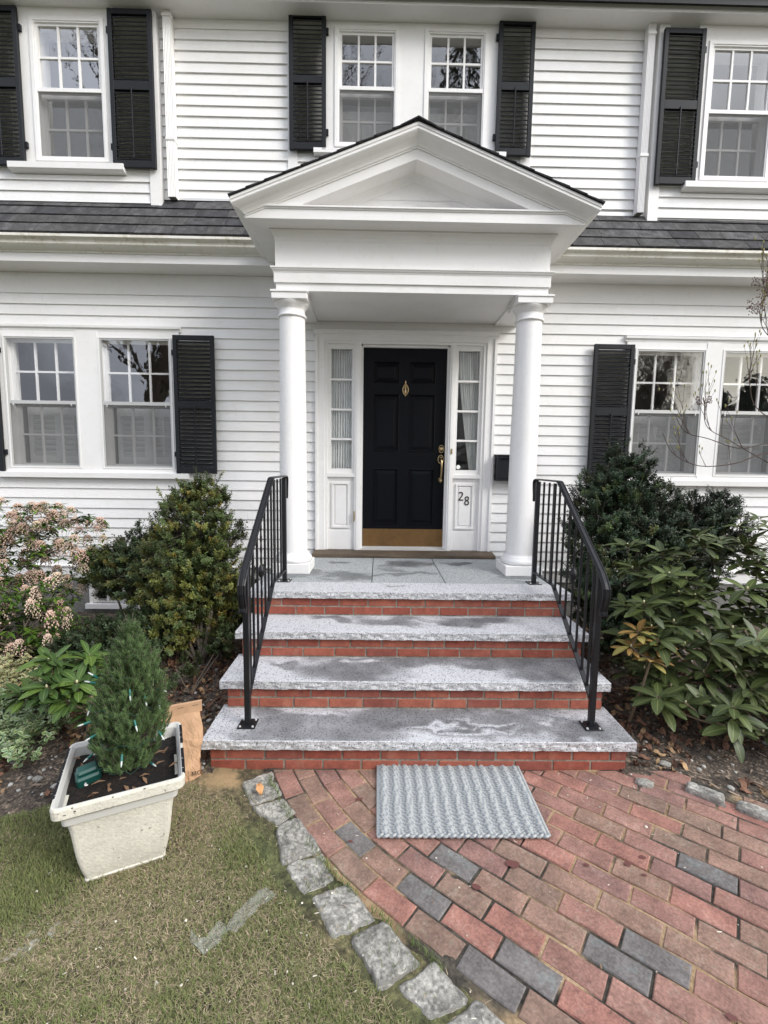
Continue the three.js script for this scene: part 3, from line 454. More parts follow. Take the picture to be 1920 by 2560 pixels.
{
  const hx = 1.10, zf = 0.86, zi = 0.63; // half width, face, inner face of the beam
  const ent = group('entablature', portico);
  // horizontal members wrap front and both sides: profile given as offsets from the frieze face
  const wrap = (name, o, y0, y1, depth = 0.23, mat = M.white, par = ent) => {
    const a = CX - hx - o, b = CX + hx + o, f = zf + o;
    const t = []; const q = (p, r) => { };
    part(name, [box(a, b, y0, y1, f - depth - o, f), box(a, a + depth + o, y0, y1, 0.0, f - depth - o), box(b - depth - o, b, y0, y1, 0.0, f - depth - o)], mat, par);
  };
  wrap('lower_band', -0.004, 3.052, 3.112); wrap('upper_band', 0.01, 3.112, 3.188);
  const mould = (prof, par, name) => { // prof: [offset,y]; front, left and right runs with mitres
    const F = sweepX(prof.map(([o, y]) => [zf + o, y]), 0, 1), n = prof.length, t = [];
    const pt = (o, y, k) => k === 0 ? [CX - hx - o, y, 0.0] : k === 1 ? [CX - hx - o, y, zf + o] : k === 2 ? [CX + hx + o, y, zf + o] : [CX + hx + o, y, 0.0];
    for (let s = 0; s < 3; s++) for (let i = 0; i < n; i++) { const j = (i + 1) % n, A = pt(...prof[i], s), B = pt(...prof[i], s + 1), Cc = pt(...prof[j], s + 1), D = pt(...prof[j], s); t.push(...A, ...B, ...Cc, ...A, ...Cc, ...D); }
    part(name, geo(t), M.white, par);
  };
  mould([[-0.02, 3.188], [0.012, 3.188], [0.014, 3.196], [0.024, 3.204], [0.028, 3.214], [0.034, 3.216], [0.034, 3.226], [-0.02, 3.236]], ent, 'band_moulding');
  wrap('frieze', 0, 3.236, 3.505);
  mould([[-0.02, 3.43], [0.003, 3.43], [0.006, 3.452], [0.02, 3.472], [0.028, 3.49], [0.036, 3.494], [0.036, 3.504], [-0.02, 3.504]], ent, 'bed_moulding');
  part('ceiling', box(CX - hx + 0.22, CX + hx - 0.22, 3.073, 3.09, 0.016, zi + 0.006), M.white, ent);
  // cornice: flat soffit, fascia, small crown
  const cor = group('cornice', portico), o = 0.185;
  part('soffit', [box(CX - hx - o, CX + hx + o, 3.505, 3.515, 0.0, zf + o - 0.004)], M.white, cor);
  mould([[o - 0.02, 3.504], [o, 3.503], [o, 3.572], [o - 0.02, 3.572]], cor, 'fascia');
  part('cap_moulding', sweepX([[0.7, 3.572], [zf + o + 0.006, 3.572], [zf + o + 0.008, 3.581], [zf + o + 0.018, 3.583], [zf + o + 0.018, 3.594], [0.7, 3.6]], CX - hx - o - 0.018, CX + hx + o + 0.018), M.white, cor);
  // raking cornices: profile swept along each slope, cut plumb at the ridge
  const ped = group('pediment', portico);
  const ex = 1.362, ye = 3.598, ya = 4.132, sl = (ya - ye) / ex;
  const rake = (prof, name, mat = M.white, x0 = ex) => { // prof: [z, vertical drop below the roof line]
    for (const s of [-1, 1]) {
      const t = [], n = prof.length, E = prof.map(([z, d, e = 0]) => [CX + s * (x0 - e), ye + (ex - x0 + e) * sl - d, z]), A = prof.map(([z, d]) => [CX, ya - d, z]);
      for (let i = 0; i < n; i++) { const j = (i + 1) % n; s < 0 ? t.push(...E[i], ...A[i], ...A[j], ...E[i], ...A[j], ...E[j]) : t.push(...A[i], ...E[i], ...E[j], ...A[i], ...E[j], ...A[j]); }
      for (const [a, b, c] of THREE.ShapeUtils.triangulateShape(prof.map(([z, d]) => new THREE.Vector2(z, -d)), [])) t.push(...E[a], ...E[b], ...E[c]);
      part(name, geo(t), mat, ped);
    }
  };
  const zc = zf + 0.185; // corona face
  const crown = [[0.95, 0.004], [zc + 0.1, 0.0], [zc + 0.102, 0.02], [zc + 0.096, 0.026], [zc + 0.096, 0.042], [zc + 0.088, 0.05], [zc + 0.07, 0.062], [zc + 0.045, 0.074], [zc + 0.026, 0.09], [zc + 0.018, 0.1], [zc + 0.016, 0.106], [zc + 0.008, 0.108], [zc + 0.006, 0.118], [0.95, 0.118]];
  rake(crown.map(([z, d]) => [z, d, max(0, (zc + 0.1 - z) * 0.9)]).map((p, i, a) => i === 0 || i === a.length - 1 ? [p[0], p[1], 0.09] : p), 'crown_moulding');
  rake([[zf, 0.118], [zc - 0.003, 0.118], [zc - 0.003, 0.19], [zf, 0.19]], 'corona', M.white, ex - 0.25);
  rake([[zf - 0.03, 0.19], [zf + 0.035, 0.19], [zf + 0.024, 0.205], [zf + 0.014, 0.225], [zf + 0.01, 0.25], [zf - 0.03, 0.25]], 'bed_moulding', M.white, ex - 0.3);
  { // tympanum boards
    const t = [], yb = 3.59, top = x => ya - abs(x - CX) * sl - 0.19, hw = (ya - 0.19 - yb) / sl, ymid = 3.745, wm = (ya - 0.19 - ymid) / sl;
    part('tympanum_board', geo([CX - hw, yb, zf + 0.002, CX + hw, yb, zf + 0.002, CX + wm, ymid - 0.0008, zf + 0.002, CX - hw, yb, zf + 0.002, CX + wm, ymid - 0.0008, zf + 0.002, CX - wm, ymid - 0.0008, zf + 0.002]), M.white, ped);
    part('tympanum_board', geo([CX - wm, ymid + 0.0008, zf + 0.003, CX + wm, ymid + 0.0008, zf + 0.003, CX, ya - 0.19, zf + 0.003]), M.white, ped);
    part('tympanum_backing', geo([CX - hw, yb, zf - 0.006, CX + hw, yb, zf - 0.006, CX, ya - 0.19, zf - 0.006]), M.white, ped);
  }
  // side eaves: crown under the roof edge back to the wall
  for (const s of [-1, 1]) { const p = crown.slice(1, 13).map(([z, d]) => { const e = max(0, (zc + 0.1 - z) * 0.9); return [CX + s * (ex - e), ye + e * sl - d, z]; }); const k = p[p.length - 1]; p.push([CX + s * (hx + o - 0.03), k[1], zc - 0.03], [CX + s * (hx + o - 0.03), ye + 0.02, zc - 0.03]); const t = []; for (let i = 0; i < p.length; i++) { const A = p[i], B = p[(i + 1) % p.length], A2 = [A[0], A[1], 0], B2 = [B[0], B[1], 0]; t.push(...A, ...B, ...B2, ...A, ...B2, ...A2); } part('eave_moulding', geo(t), M.white, ped); }
  // roof with shingles
  const roof = group('porch_roof', portico), L = hypot(ex, ya - ye), th = 0.012;
  for (const s of [-1, 1]) {
    const t = []; const e = [CX + s * (ex + 0.008), ye - 0.003], a = [CX, ya + 0.002], z0 = -0.01, z1 = zc + 0.108; const up = 0.005;
    const v = [[e[0], e[1], z1], [a[0], a[1], z1], [a[0], a[1], z0], [e[0], e[1], z0]], w = v.map(p => [p[0], p[1] + up, p[2]]);
    const quad = (A, B, Cc, D) => t.push(...A, ...B, ...Cc, ...A, ...Cc, ...D);
    quad(v[0], v[1], v[2], v[3]); quad(w[0], w[1], w[2], w[3]); quad(v[0], v[1], w[1], w[0]); quad(v[3], v[0], w[0], w[3]);
    part('roof_deck', geo(t), M.shinglesD[0], roof);
    shingles(roof, [CX + s * (ex + 0.012), ye + 0.0015, s < 0 ? z1 + 0.003 : -0.01], [0, 0, s < 0 ? -1 : 1], [-s * ex / L, (ya - ye) / L, 0], [s * (ya - ye) / L, ex / L, 0], z1 + 0.016, L + 0.01, 0.142, 0.29, M.shinglesD, 50 + s, 0.004);
  }
  // ridge caps
  const r = rng(4); for (let k = 0; k < 8; k++) { const z0 = zc + 0.12 - k * 0.15, z1 = max(-0.005, z0 - 0.17), d = -0.008 + 0.004 * r(); const w = 0.13; const A = [CX - w, ya - w * sl + 0.018 + d, z0], B = [CX, ya + 0.03 + d, z0], Cc = [CX + w, ya - w * sl + 0.018 + d, z0], A2 = [A[0], A[1] - 0.008, z1], B2 = [B[0], B[1] - 0.008, z1], C2 = [Cc[0], Cc[1] - 0.008, z1]; const dn = p => [p[0], p[1] - 0.012, p[2]]; part('ridge_cap', geo([...A, ...B, ...B2, ...A, ...B2, ...A2, ...B, ...Cc, ...C2, ...B, ...C2, ...B2, ...dn(A), ...dn(B), ...B, ...dn(A), ...B, ...A, ...dn(B), ...dn(Cc), ...Cc, ...dn(B), ...Cc, ...B, ...dn(A), ...A, ...A2, ...dn(A), ...A2, ...dn(A2), ...dn(Cc), ...C2, ...Cc, ...dn(Cc), ...dn(C2), ...C2]), M.shinglesD[k % 2], roof); }
}

// ---------- steps ----------
const SX0 = 0.029 - 1.1875, SX1 = 0.029 + 1.1875, NOSE = [2.365, 2.062, 1.744, 1.435], TOP = [0.178, 0.368, 0.557, 0.747];
const graniteMap = tex(1024, (u, v, i, j) => { const s = hash3(i >> 1, j >> 1, 5), f = P(150, u, v, 71, 2), m = P(60, u, v, 73, 2); let k = 0.79 + 0.16 * (f - 0.5) + 0.1 * (s - 0.5); if (f > 0.62) k -= 0.34 * sstep(0.62, 0.72, f); if (m > 0.62) k += 0.1; return [k, k, k * 1.01]; }, { srgb: true, repeat: 0.85 });
M.granite = std({ color: C(0.80, 0.80, 0.80), map: graniteMap, roughness: 0.85, bumpMap: again(nz.fine, 0.2), bumpScale: 0.0006 });
// damp patches on the treads: water-darkened stone with ragged outlines, drawn per tread in its own map
function wetTread(seed, spots, dry, len = 2.375, dep = 0.36, n = 1024, tilt = 0) {
  const w = n, h = 256, d = new Uint8Array(w * h * 4);
  const wet = gridded((x, z) => { let m = 0;
    const wx = x + 0.2 * (fbm(x * 3.4, z * 5, seed, 5) - 0.5) * 2, wz = z + 0.15 * (fbm(x * 5, z * 7, seed + 5, 5) - 0.5) * 2;
    for (const [cx, cz, rx, rz, a = 1] of spots) m = max(m, a * sstep(1.3, 0.62, hypot((wx - cx) / rx, (wz - cz) / rz)));
    for (const [cx, cz, rx, rz, a = 1] of dry) m *= 1 - a * sstep(1.4, 0.4, hypot((wx - cx) / rx, (wz - cz) / rz));
    return m * (0.8 + 0.7 * (fbm(x * 9, z * 9, seed + 9, 4) - 0.5)); }, 0, len, 0, dep, 220, 60);
  for (let j = 0; j < h; j++) for (let i = 0; i < w; i++) {
    const x = i / w * len, z = j / h * dep, m = wet(x, z);
    const hx = floor(x * 420), hz = floor(z * 420), f = fbm(x * 165, z * 165, 3, 2), s = hash3(hx, hz, 8);
    let k = 0.83 + 0.15 * (f - 0.5) + 0.14 * (s - 0.5); if (f > 0.6) k -= 0.3 * sstep(0.6, 0.7, f);
    k *= 1 - 0.47 * clamp(m, 0, 1); const o = (j * w + i) * 4; d[o] = d[o + 1] = clamp(k, 0, 1) * 255; d[o + 2] = clamp(k * 1.015, 0, 1) * 255; d[o + 3] = 255;
  }
  const t = new THREE.DataTexture(d, w, h); t.magFilter = THREE.LinearFilter; t.colorSpace = THREE.SRGBColorSpace; t.wrapS = t.wrapT = THREE.ClampToEdgeWrapping; t.needsUpdate = true;
  return std({ color: C(0.80, 0.80, 0.80), map: t, roughness: 0.8, bumpMap: null });
}
const steps = thing('front_steps', 'front steps of grey granite treads on red brick risers', 'steps');
const rS = rng(31);
// rock-faced granite slab: sawn top, rough front edge
function treadSlab(k, z0, mat) {
  const zf = NOSE[k], y1 = TOP[k], y0 = y1 - 0.053, nx = 190, ny = 6, t = [], fr = [];
  const front = (i, j) => { const x = lerp(SX0, SX1, i / nx), v = j / ny; const rough = (fbm(x * 26, v * 2.2, 90 + k, 4) - 0.5) * 0.022 * sin(PI * clamp(v * 0.85 + 0.15, 0, 1)) - 0.004 * (1 - v); return [x, lerp(y0 + (fbm(x * 14, 3, 9 + k, 3) - 0.5) * 0.006, y1 - 0.002 + (fbm(x * 30, 7, k, 2) - 0.5) * 0.002, v), zf - 0.006 + rough]; };
  for (let i = 0; i < nx; i++) { for (let j = 0; j < ny; j++) { const A = front(i, j), B = front(i + 1, j), Cc = front(i + 1, j + 1), D = front(i, j + 1); t.push(...A, ...B, ...Cc, ...A, ...Cc, ...D); } const D = front(i, ny), Cc = front(i + 1, ny), E = [D[0], y1, zf - 0.012], F = [Cc[0], y1, zf - 0.012]; t.push(...D, ...Cc, ...F, ...D, ...F, ...E); const A = front(i, 0), B = front(i + 1, 0); t.push(A[0], y0, z0, B[0], y0, z0, ...B, A[0], y0, z0, ...B, ...A); }
  for (const [x, s] of [[SX0, -1], [SX1, 1]]) { const i = s < 0 ? 0 : nx, m = 8, e = (a, v) => [x + (fbm(a * 20, v * 2, 40 + s, 3) - 0.5) * 0.012 * sin(PI * v), lerp(y0, y1, v), lerp(z0, zf - 0.006, a)]; for (let a = 0; a < 12; a++) for (let v = 0; v < 4; v++) { const A = e(a / 12, v / 4), B = e((a + 1) / 12, v / 4), Cc = e((a + 1) / 12, (v + 1) / 4), D = e(a / 12, (v + 1) / 4); s < 0 ? t.push(...A, ...B, ...Cc, ...A, ...Cc, ...D) : t.push(...A, ...Cc, ...B, ...A, ...D, ...Cc); } }
  const tr = group('tread', steps);
  part('slab', geo(t), M.granite, tr);
  const g = geo([SX0, y1, zf - 0.012, SX1, y1, zf - 0.012, SX1, y1, z0, SX0, y1, zf - 0.012, SX1, y1, z0, SX0, y1, z0]);
  const p = g.attributes.position, uv = g.attributes.uv; for (let i = 0; i < p.count; i++) uv.setXY(i, (p.getX(i) - SX0) / (SX1 - SX0), (p.getZ(i) - z0) / (zf - z0));
  part('tread_face', g, mat, tr);
}
treadSlab(0, 1.98, wetTread(11, [[0.6, 0.24, 0.5, 0.14, 0.9], [1.35, 0.16, 0.8, 0.17], [2.0, 0.22, 0.45, 0.15], [0.3, 0.12, 0.14, 0.07, 0.9], [2.2, 0.28, 0.18, 0.1]], [[1.45, 0.27, 0.34, 0.028, 0.95], [1.6, 0.19, 0.2, 0.02, 0.9], [1.95, 0.15, 0.05, 0.05], [0.65, 0.11, 0.16, 0.05]], 2.375, 0.385));
treadSlab(1, 1.66, wetTread(12, [[0.9, 0.2, 0.5, 0.18], [1.6, 0.1, 0.8, 0.13], [0.35, 0.14, 0.15, 0.06, 0.8], [2.05, 0.2, 0.4, 0.16, 1]], [[1.45, 0.26, 0.35, 0.09], [0.85, 0.12, 0.1, 0.035]], 2.375, 0.4));
treadSlab(2, 1.35, wetTread(13, [[0.62, 0.12, 0.16, 0.06], [1.02, 0.16, 0.25, 0.1, 0.85], [1.62, 0.17, 0.38, 0.11]], [[1.2, 0.2, 0.08, 0.03]], 2.375, 0.39));
treadSlab(3, 1.16, wetTread(14, [[1.02, 0.12, 0.09, 0.03, 0.9]], [], 2.375, 0.275));
// landing of bluestone slabs
for (const [a, b, z0, z1, s] of [[SX0, -0.262, 0.0, 0.695, 1], [-0.256, 0.322, 0.0, 1.156, 2], [0.328, SX1, 0.0, 0.69, 3], [SX0, -0.262, 0.701, 1.156, 4], [0.328, SX1, 0.696, 1.156, 5]]) {
  const g = cbox(a, b, 0.69, 0.7465, z0, z1, 0.002), p = g.attributes.position, uv = g.attributes.uv; for (let i = 0; i < p.count; i++) uv.setXY(i, (p.getX(i) - a) / (b - a), (p.getZ(i) - z0) / (z1 - z0));
  const w = b - a, d = z1 - z0, mt = wetTread(20 + s, s === 2 ? [[w * 0.5, d * 0.36, 0.2, 0.17], [w * 0.45, d * 0.75, 0.24, 0.05, 0.8], [w * 0.3, d * 0.6, 0.1, 0.1, 0.6]] : s === 1 ? [[w * 0.72, 0.4, 0.1, 0.05]] : s === 3 ? [[0.2, 0.42, 0.13, 0.06]] : s === 4 ? [[w * 0.8, d * 0.5, 0.2, 0.14, 0.8], [w * 0.35, d * 0.4, 0.2, 0.1, 0.6]] : [[w * 0.75, d * 0.5, 0.15, 0.07, 0.7]], [], w, d, 512);
  mt.color = C(0.56, 0.585, 0.57); part('paving_slab', g, mt, steps);
}
// brick risers and the brick sides of the landing
const brickMap = tex(512, (u, v, i, j) => { const a = P(14, u, v, 81, 4), b = P(90, u, v, 82, 2), w = P(7, u, v, 83, 4); const k = 0.82 + 0.22 * (a - 0.5) + 0.14 * (b - 0.5), l = 0.25 * sstep(0.64, 0.8, w); return [k + l * 0.1, k + l * 0.45, k + l * 0.5]; }, { srgb: true, repeat: 0.5 });
M.bricks = [[0.30, 0.085, 0.055], [0.27, 0.07, 0.047], [0.34, 0.105, 0.068], [0.24, 0.07, 0.052], [0.31, 0.095, 0.065]].map((c, i) => std({ color: C(c[0] * 1.4, c[1] * 1.35, c[2] * 1.3), map: again(brickMap, 0.45, i * 0.21, i * 0.37), roughness: 0.85, bumpMap: again(nz.fine, 0.15, i * 0.3), bumpScale: 0.0012 }));
M.mortar = std({ color: C(0.52, 0.49, 0.44), roughness: 0.95, map: tex(256, (u, v, i, j) => { const a = P(24, u, v, 91, 3), b = hash3(i, j, 2), w = P(5, u, v, 92, 3); const k = 0.7 + 0.3 * (a - 0.5) + 0.12 * (b - 0.5) + 0.25 * (w - 0.5); return [k, k * 0.98, k * 0.94]; }, { srgb: true, repeat: 0.4 }), bumpMap: again(nz.fine, 0.1), bumpScale: 0.002 });
function brickCourse(x0, x1, y0, y1, zf, off, par) {
  const pit = 0.213, dep = 0.095; let s = x0 - ((x0 - off) % pit + pit) % pit;
  for (; s < x1; s += pit) { const a = max(x0, s + 0.005 + (rS() - 0.5) * 0.002), b = min(x1, s + pit - 0.005 + (rS() - 0.5) * 0.002); if (b - a < 0.015) continue; const q = (rS() - 0.5) * 0.003; part('brick', cbox(a, b, y0, y1, zf - dep + q, zf + q, 0.003, 0.0008, rS), M.bricks[floor(rS() * 5)], par); }
}
const inset = 0.035, bx0 = SX0 + inset, bx1 = SX1 - inset;
for (let k = 0; k < 4; k++) {
  const zf = NOSE[k] - 0.04, yb = k ? TOP[k - 1] : -0.05, yt = TOP[k] - 0.053, o = 0.029 + [-0.0026, 0.1009, 0.2157 - 0.213, 0.2202][k] - 0.1065, ris = group('riser', steps);
  part('mortar', box(bx0 + 0.002, bx1 - 0.002, k ? yb - 0.02 : -0.3, yt + 0.001, zf - 0.3, zf - 0.004), M.mortar, ris);
  const h = (k ? yt - yb - 0.03 : 0.128) / 2, g = 0.0095;
  if (k) { brickCourse(bx0, bx1, yb + g, yb + g + h, zf, o + (k % 2 ? 0.1065 : 0), ris); brickCourse(bx0, bx1, yt - g - h, yt - g, zf, o + (k % 2 ? 0 : 0.1065), ris); }
  else { brickCourse(bx0, bx1, yt - g - 0.062, yt - g, zf, o + 0.1065, ris); brickCourse(bx0, bx1, yt - g * 2 - 0.124, yt - g * 2 - 0.062, zf, o, ris); }
}
{ // solid core with brick side walls
  const core = group('side_wall', steps);
  part('mortar', [box(bx0 + 0.004, bx1 - 0.004, -0.3, 0.69, 0.0, 1.38), box(bx0 + 0.004, bx1 - 0.004, -0.3, 0.5, 1.38, 1.69), box(bx0 + 0.004, bx1 - 0.004, -0.3, 0.31, 1.69, 2.0)], M.mortar, core);
  for (const [x, s] of [[bx0, -1], [bx1, 1]]) for (let c = 0; c < 9; c++) { const y0 = 0.01 + c * 0.0755, zmax = y0 > 0.5 ? 1.385 : y0 > 0.31 ? 1.69 : y0 > 0.12 ? 2.0 : 2.22; for (let z = (c % 2) * 0.1; z < zmax - 0.05; z += 0.213) part('brick', cbox(s < 0 ? x - 0.002 : x - 0.06, s < 0 ? x + 0.06 : x + 0.002, y0, y0 + 0.066, z + 0.005, min(zmax, z + 0.205), 0.003), M.bricks[floor(rS() * 5)], core); }
}

// ---------- railings ----------
function railing(x, s, label) {
  const r = thing('railing', label, 'railing', 'iron railings of the front steps');
  const post = (z, y0, y1, w = 0.016, d = w) => cbox(x - w, x + w, y0, y1, z - d, z + d, 0.002);
  const rail = z => z < 1.56 ? 1.56 : lerp(1.56, 1.03, (z - 1.56) / 0.72), low = z => z < 1.535 ? 0.835 : lerp(0.835, 0.335, (z - 1.535) / 0.63);
  part('post', post(2.2, 0.18, rail(2.2)), M.iron, r); part('post', post(1.13, 0.749, 1.56), M.iron, r); part('post', post(1.475, 0.842, 1.56, 0.0065, 0.019), M.iron, r);
  for (const [z, y] of [[2.2, 0.178], [1.13, 0.747]]) { const b = part('base_plate', cbox(x - 0.05, x + 0.05, y + 0.0005, y + 0.007, z - 0.05, z + 0.05, 0.0015), M.iron, r); part('bolt', [-1, 1].flatMap(i => [-1, 1].map(j => { const q = new THREE.CylinderGeometry(0.006, 0.007, 0.006, 8); q.translate(x + i * 0.036, y + 0.0095, z + j * 0.036); return q; })), M.alu, b); }
  for (const z of [1.262, 1.37, 1.57, 1.663, 1.757, 1.95, 2.045, 2.125]) part('picket', post(z, low(z), rail(z), 0.0066), M.iron, r);
  { // turned picket with a ball
    const z = 1.853, yb = 0.995, c = []; for (let i = 0; i <= 60; i++) { const y = lerp(low(z), rail(z), i / 60), dy = y - yb; let rr = 0.0065 + 0.0012 * sin(y * 90) * (abs(dy) < 0.3 ? 1 : 0); if (abs(dy) < 0.03) rr = 0.007 + 0.017 * sqrt(max(0, 1 - pow(dy / 0.026, 2))); if (abs(abs(dy) - 0.035) < 0.007) rr = 0.0135; c.push([rr, y]); }
    const g = lathe(c, 14); g.translate(x, 0, z); part('picket', g, M.iron, r);
  }
  // moulded cap rail: flat profile swept through the path, with a hook at the top and a scroll at the foot
  const path = []; const add = (y, z) => path.push([y, z]);
  for (const [y, z] of [[1.40, 1.083], [1.45, 1.078], [1.51, 1.066], [1.548, 1.062], [1.568, 1.075], [1.575, 1.1]]) add(y, z);
  add(1.575, 1.3); add(1.575, 1.53); add(1.571, 1.56); add(1.555, 1.585);
  for (let i = 1; i <= 6; i++) { const z = lerp(1.6, 2.22, i / 6); add(rail(z) + 0.015, z); }
  for (const [y, z] of [[1.045, 2.262], [1.015, 2.282], [0.97, 2.285], [0.92, 2.272], [0.885, 2.258], [0.868, 2.262], [0.862, 2.28]]) add(y, z);
  const sec = [[-0.022, -0.004], [-0.022, 0.003], [-0.017, 0.0065], [-0.013, 0.003], [-0.008, 0.0075], [0.008, 0.0075], [0.013, 0.003], [0.017, 0.0065], [0.022, 0.003], [0.022, -0.004]], t = [];
  const ring = path.map(([y, z], i) => { const a = path[max(0, i - 1)], b = path[min(path.length - 1, i + 1)], L = hypot(b[0] - a[0], b[1] - a[1]), dy = (b[0] - a[0]) / L, dz = (b[1] - a[1]) / L; return sec.map(([u, v]) => [x + u, y + v * dz, z - v * dy]); });
  for (let i = 0; i + 1 < ring.length; i++) for (let k = 0; k < sec.length; k++) { const l = (k + 1) % sec.length; t.push(...ring[i][k], ...ring[i][l], ...ring[i + 1][l], ...ring[i][k], ...ring[i + 1][l], ...ring[i + 1][k]); }
  for (const q of [ring[0], ring[ring.length - 1]]) for (let k = 1; k + 1 < sec.length; k++) t.push(...q[0], ...q[k], ...q[k + 1]);
  part('handrail', geo(t), M.iron, r);
  // lower channel
  const lp = [[0.838, 1.13], [0.838, 1.535], [0.335, 2.19]], lt = []; const lr = lp.map(([y, z], i) => { const sl = i === 0 ? 0 : i === 1 ? 0.37 : 0.66; return [[-0.014, -0.005], [-0.014, 0.006], [0.014, 0.006], [0.014, -0.005]].map(([u, v]) => [x + u, y + v * cos(sl), z + v * sin(sl)]); });
  for (let i = 0; i < 2; i++) for (let k = 0; k < 4; k++) { const l = (k + 1) % 4; lt.push(...lr[i][k], ...lr[i][l], ...lr[i + 1][l], ...lr[i][k], ...lr[i + 1][l], ...lr[i + 1][k]); }
  part('bottom_rail', geo(lt), M.iron, r);
}
railing(-0.95, -1, 'black iron handrail on the left side of the steps'); railing(1.034, 1, 'black iron handrail on the right side of the steps');
// ---------- ground ----------
const gH = (x, z) => 0.012 * (fbm(x * 1.6 + 5, z * 1.6, 2, 3) - 0.5) * 2;               // gentle unevenness of lawn
const bedH = (x, z) => { const back = sstep(2.5, 0.6, z); return -0.004 + 0.10 * back + 0.05 * (fbm(x * 4, z * 4, 12, 4) - 0.42) + 0.012 * (fbm(x * 26, z * 26, 14, 3) - 0.5); };
function sheet(x0, x1, z0, z1, nx, nzz, hf, keep) {
  const pos = [], idx = [], uv = [];
  for (let j = 0; j <= nzz; j++) for (let i = 0; i <= nx; i++) { const x = lerp(x0, x1, i / nx), z = lerp(z0, z1, j / nzz); pos.push(x, hf(x, z), z); uv.push(x, z); }
  for (let j = 0; j < nzz; j++) for (let i = 0; i < nx; i++) { const x = lerp(x0, x1, (i + 0.5) / nx), z = lerp(z0, z1, (j + 0.5) / nzz); if (keep && !keep(x, z)) continue; const a = j * (nx + 1) + i, b = a + nx + 1; idx.push(a, b, a + 1, b, b + 1, a + 1); }
  const g = new THREE.BufferGeometry(); g.setAttribute('position', new THREE.Float32BufferAttribute(pos, 3)); g.setAttribute('uv', new THREE.Float32BufferAttribute(uv, 2)); g.setIndex(idx); g.computeVertexNormals(); return g;
}
// left edge of the brick path: a curve with its heading turning from 65 to 39 degrees
const EDGE = (() => { const pts = []; let x = -0.835, z = 2.26, s = -0.3, th; const ds = 0.02; x -= 0.3 * cos(1.16); z -= 0.3 * sin(1.16); for (let i = 0; i < 240; i++) { th = (s < 0 ? 66 : lerp(66, 39, sstep(0, 1.25, s) * 0.5 + clamp(s / 1.25, 0, 1) * 0.5)) * PI / 180; pts.push([x, z, th, s]); x += ds * cos(th); z += ds * sin(th); s += ds; } return pts; })();
const onEdge = s => { const f = (s + 0.3) / 0.02, i = clamp(floor(f), 0, EDGE.length - 2), t = f - i, a = EDGE[i], b = EDGE[i + 1]; return [lerp(a[0], b[0], t), lerp(a[1], b[1], t), lerp(a[2], b[2], t)]; };
const fromEdge = (s, d) => { const [x, z, th] = onEdge(s); return [x + sin(th) * d, z - cos(th) * d]; };
function edgeDist(x, z) { let best = 1e9, sd = 0; for (let i = 0; i < EDGE.length; i += 3) { const [ex, ez, th] = EDGE[i], dx = x - ex, dz = z - ez, q = dx * dx + dz * dz; if (q < best) { best = q; sd = dx * sin(th) - dz * cos(th); } } return sd; }   // + on the path side
struct('ground', sheet(-260, 260, -260, 260, 40, 40, () => -0.06), std({ color: C(0.10, 0.10, 0.06), roughness: 1 }));
struct('street', sheet(-120, 120, 11, 18, 20, 2, () => -0.03), std({ color: C(0.05, 0.05, 0.052), roughness: 0.9 }));
// bare soil of the two beds
const bedEdge = x => lerp(2.40, 2.64, clamp((-1.2 - x) / 0.8, 0, 1)) + 0.07 * (fbm(x * 7, 1, 3, 4) - 0.5), bedL = (x, z) => x < SX0 + 0.05 && z < bedEdge(x);
const soilMap = tex(512, (u, v, i, j) => { const a = P(12, u, v, 101, 5), b = P(70, u, v, 102, 3), s = hash3(i, j, 4); let k = 0.36 + 0.3 * (a - 0.5) + 0.36 * (b - 0.5) + 0.1 * (s - 0.5); const gl = sstep(0.66, 0.74, b); return [k * 1.06 + gl * 0.14, k * 0.95 + gl * 0.13, k * 0.84 + gl * 0.11]; }, { srgb: true, repeat: 0.8 });
M.soil = std({ color: C(0.62, 0.60, 0.58), map: soilMap, roughness: 1, bumpMap: again(soilMap, 0.55, 0.2), bumpScale: 0.018 });
struct('soil_bed', sheet(-5.5, SX0 + 0.06, 0.0, 3.0, 170, 130, (x, z) => bedH(x, z) - 0.07 * sstep(-0.03, 0.14, z - bedEdge(x))), M.soil);
struct('soil_bed', sheet(SX1 - 0.06, 5.5, 0.0, 4.2, 130, 110, (x, z) => bedH(x, z) - 0.004 - 0.02 * sstep(2.2, 2.8, z), null), M.soil);
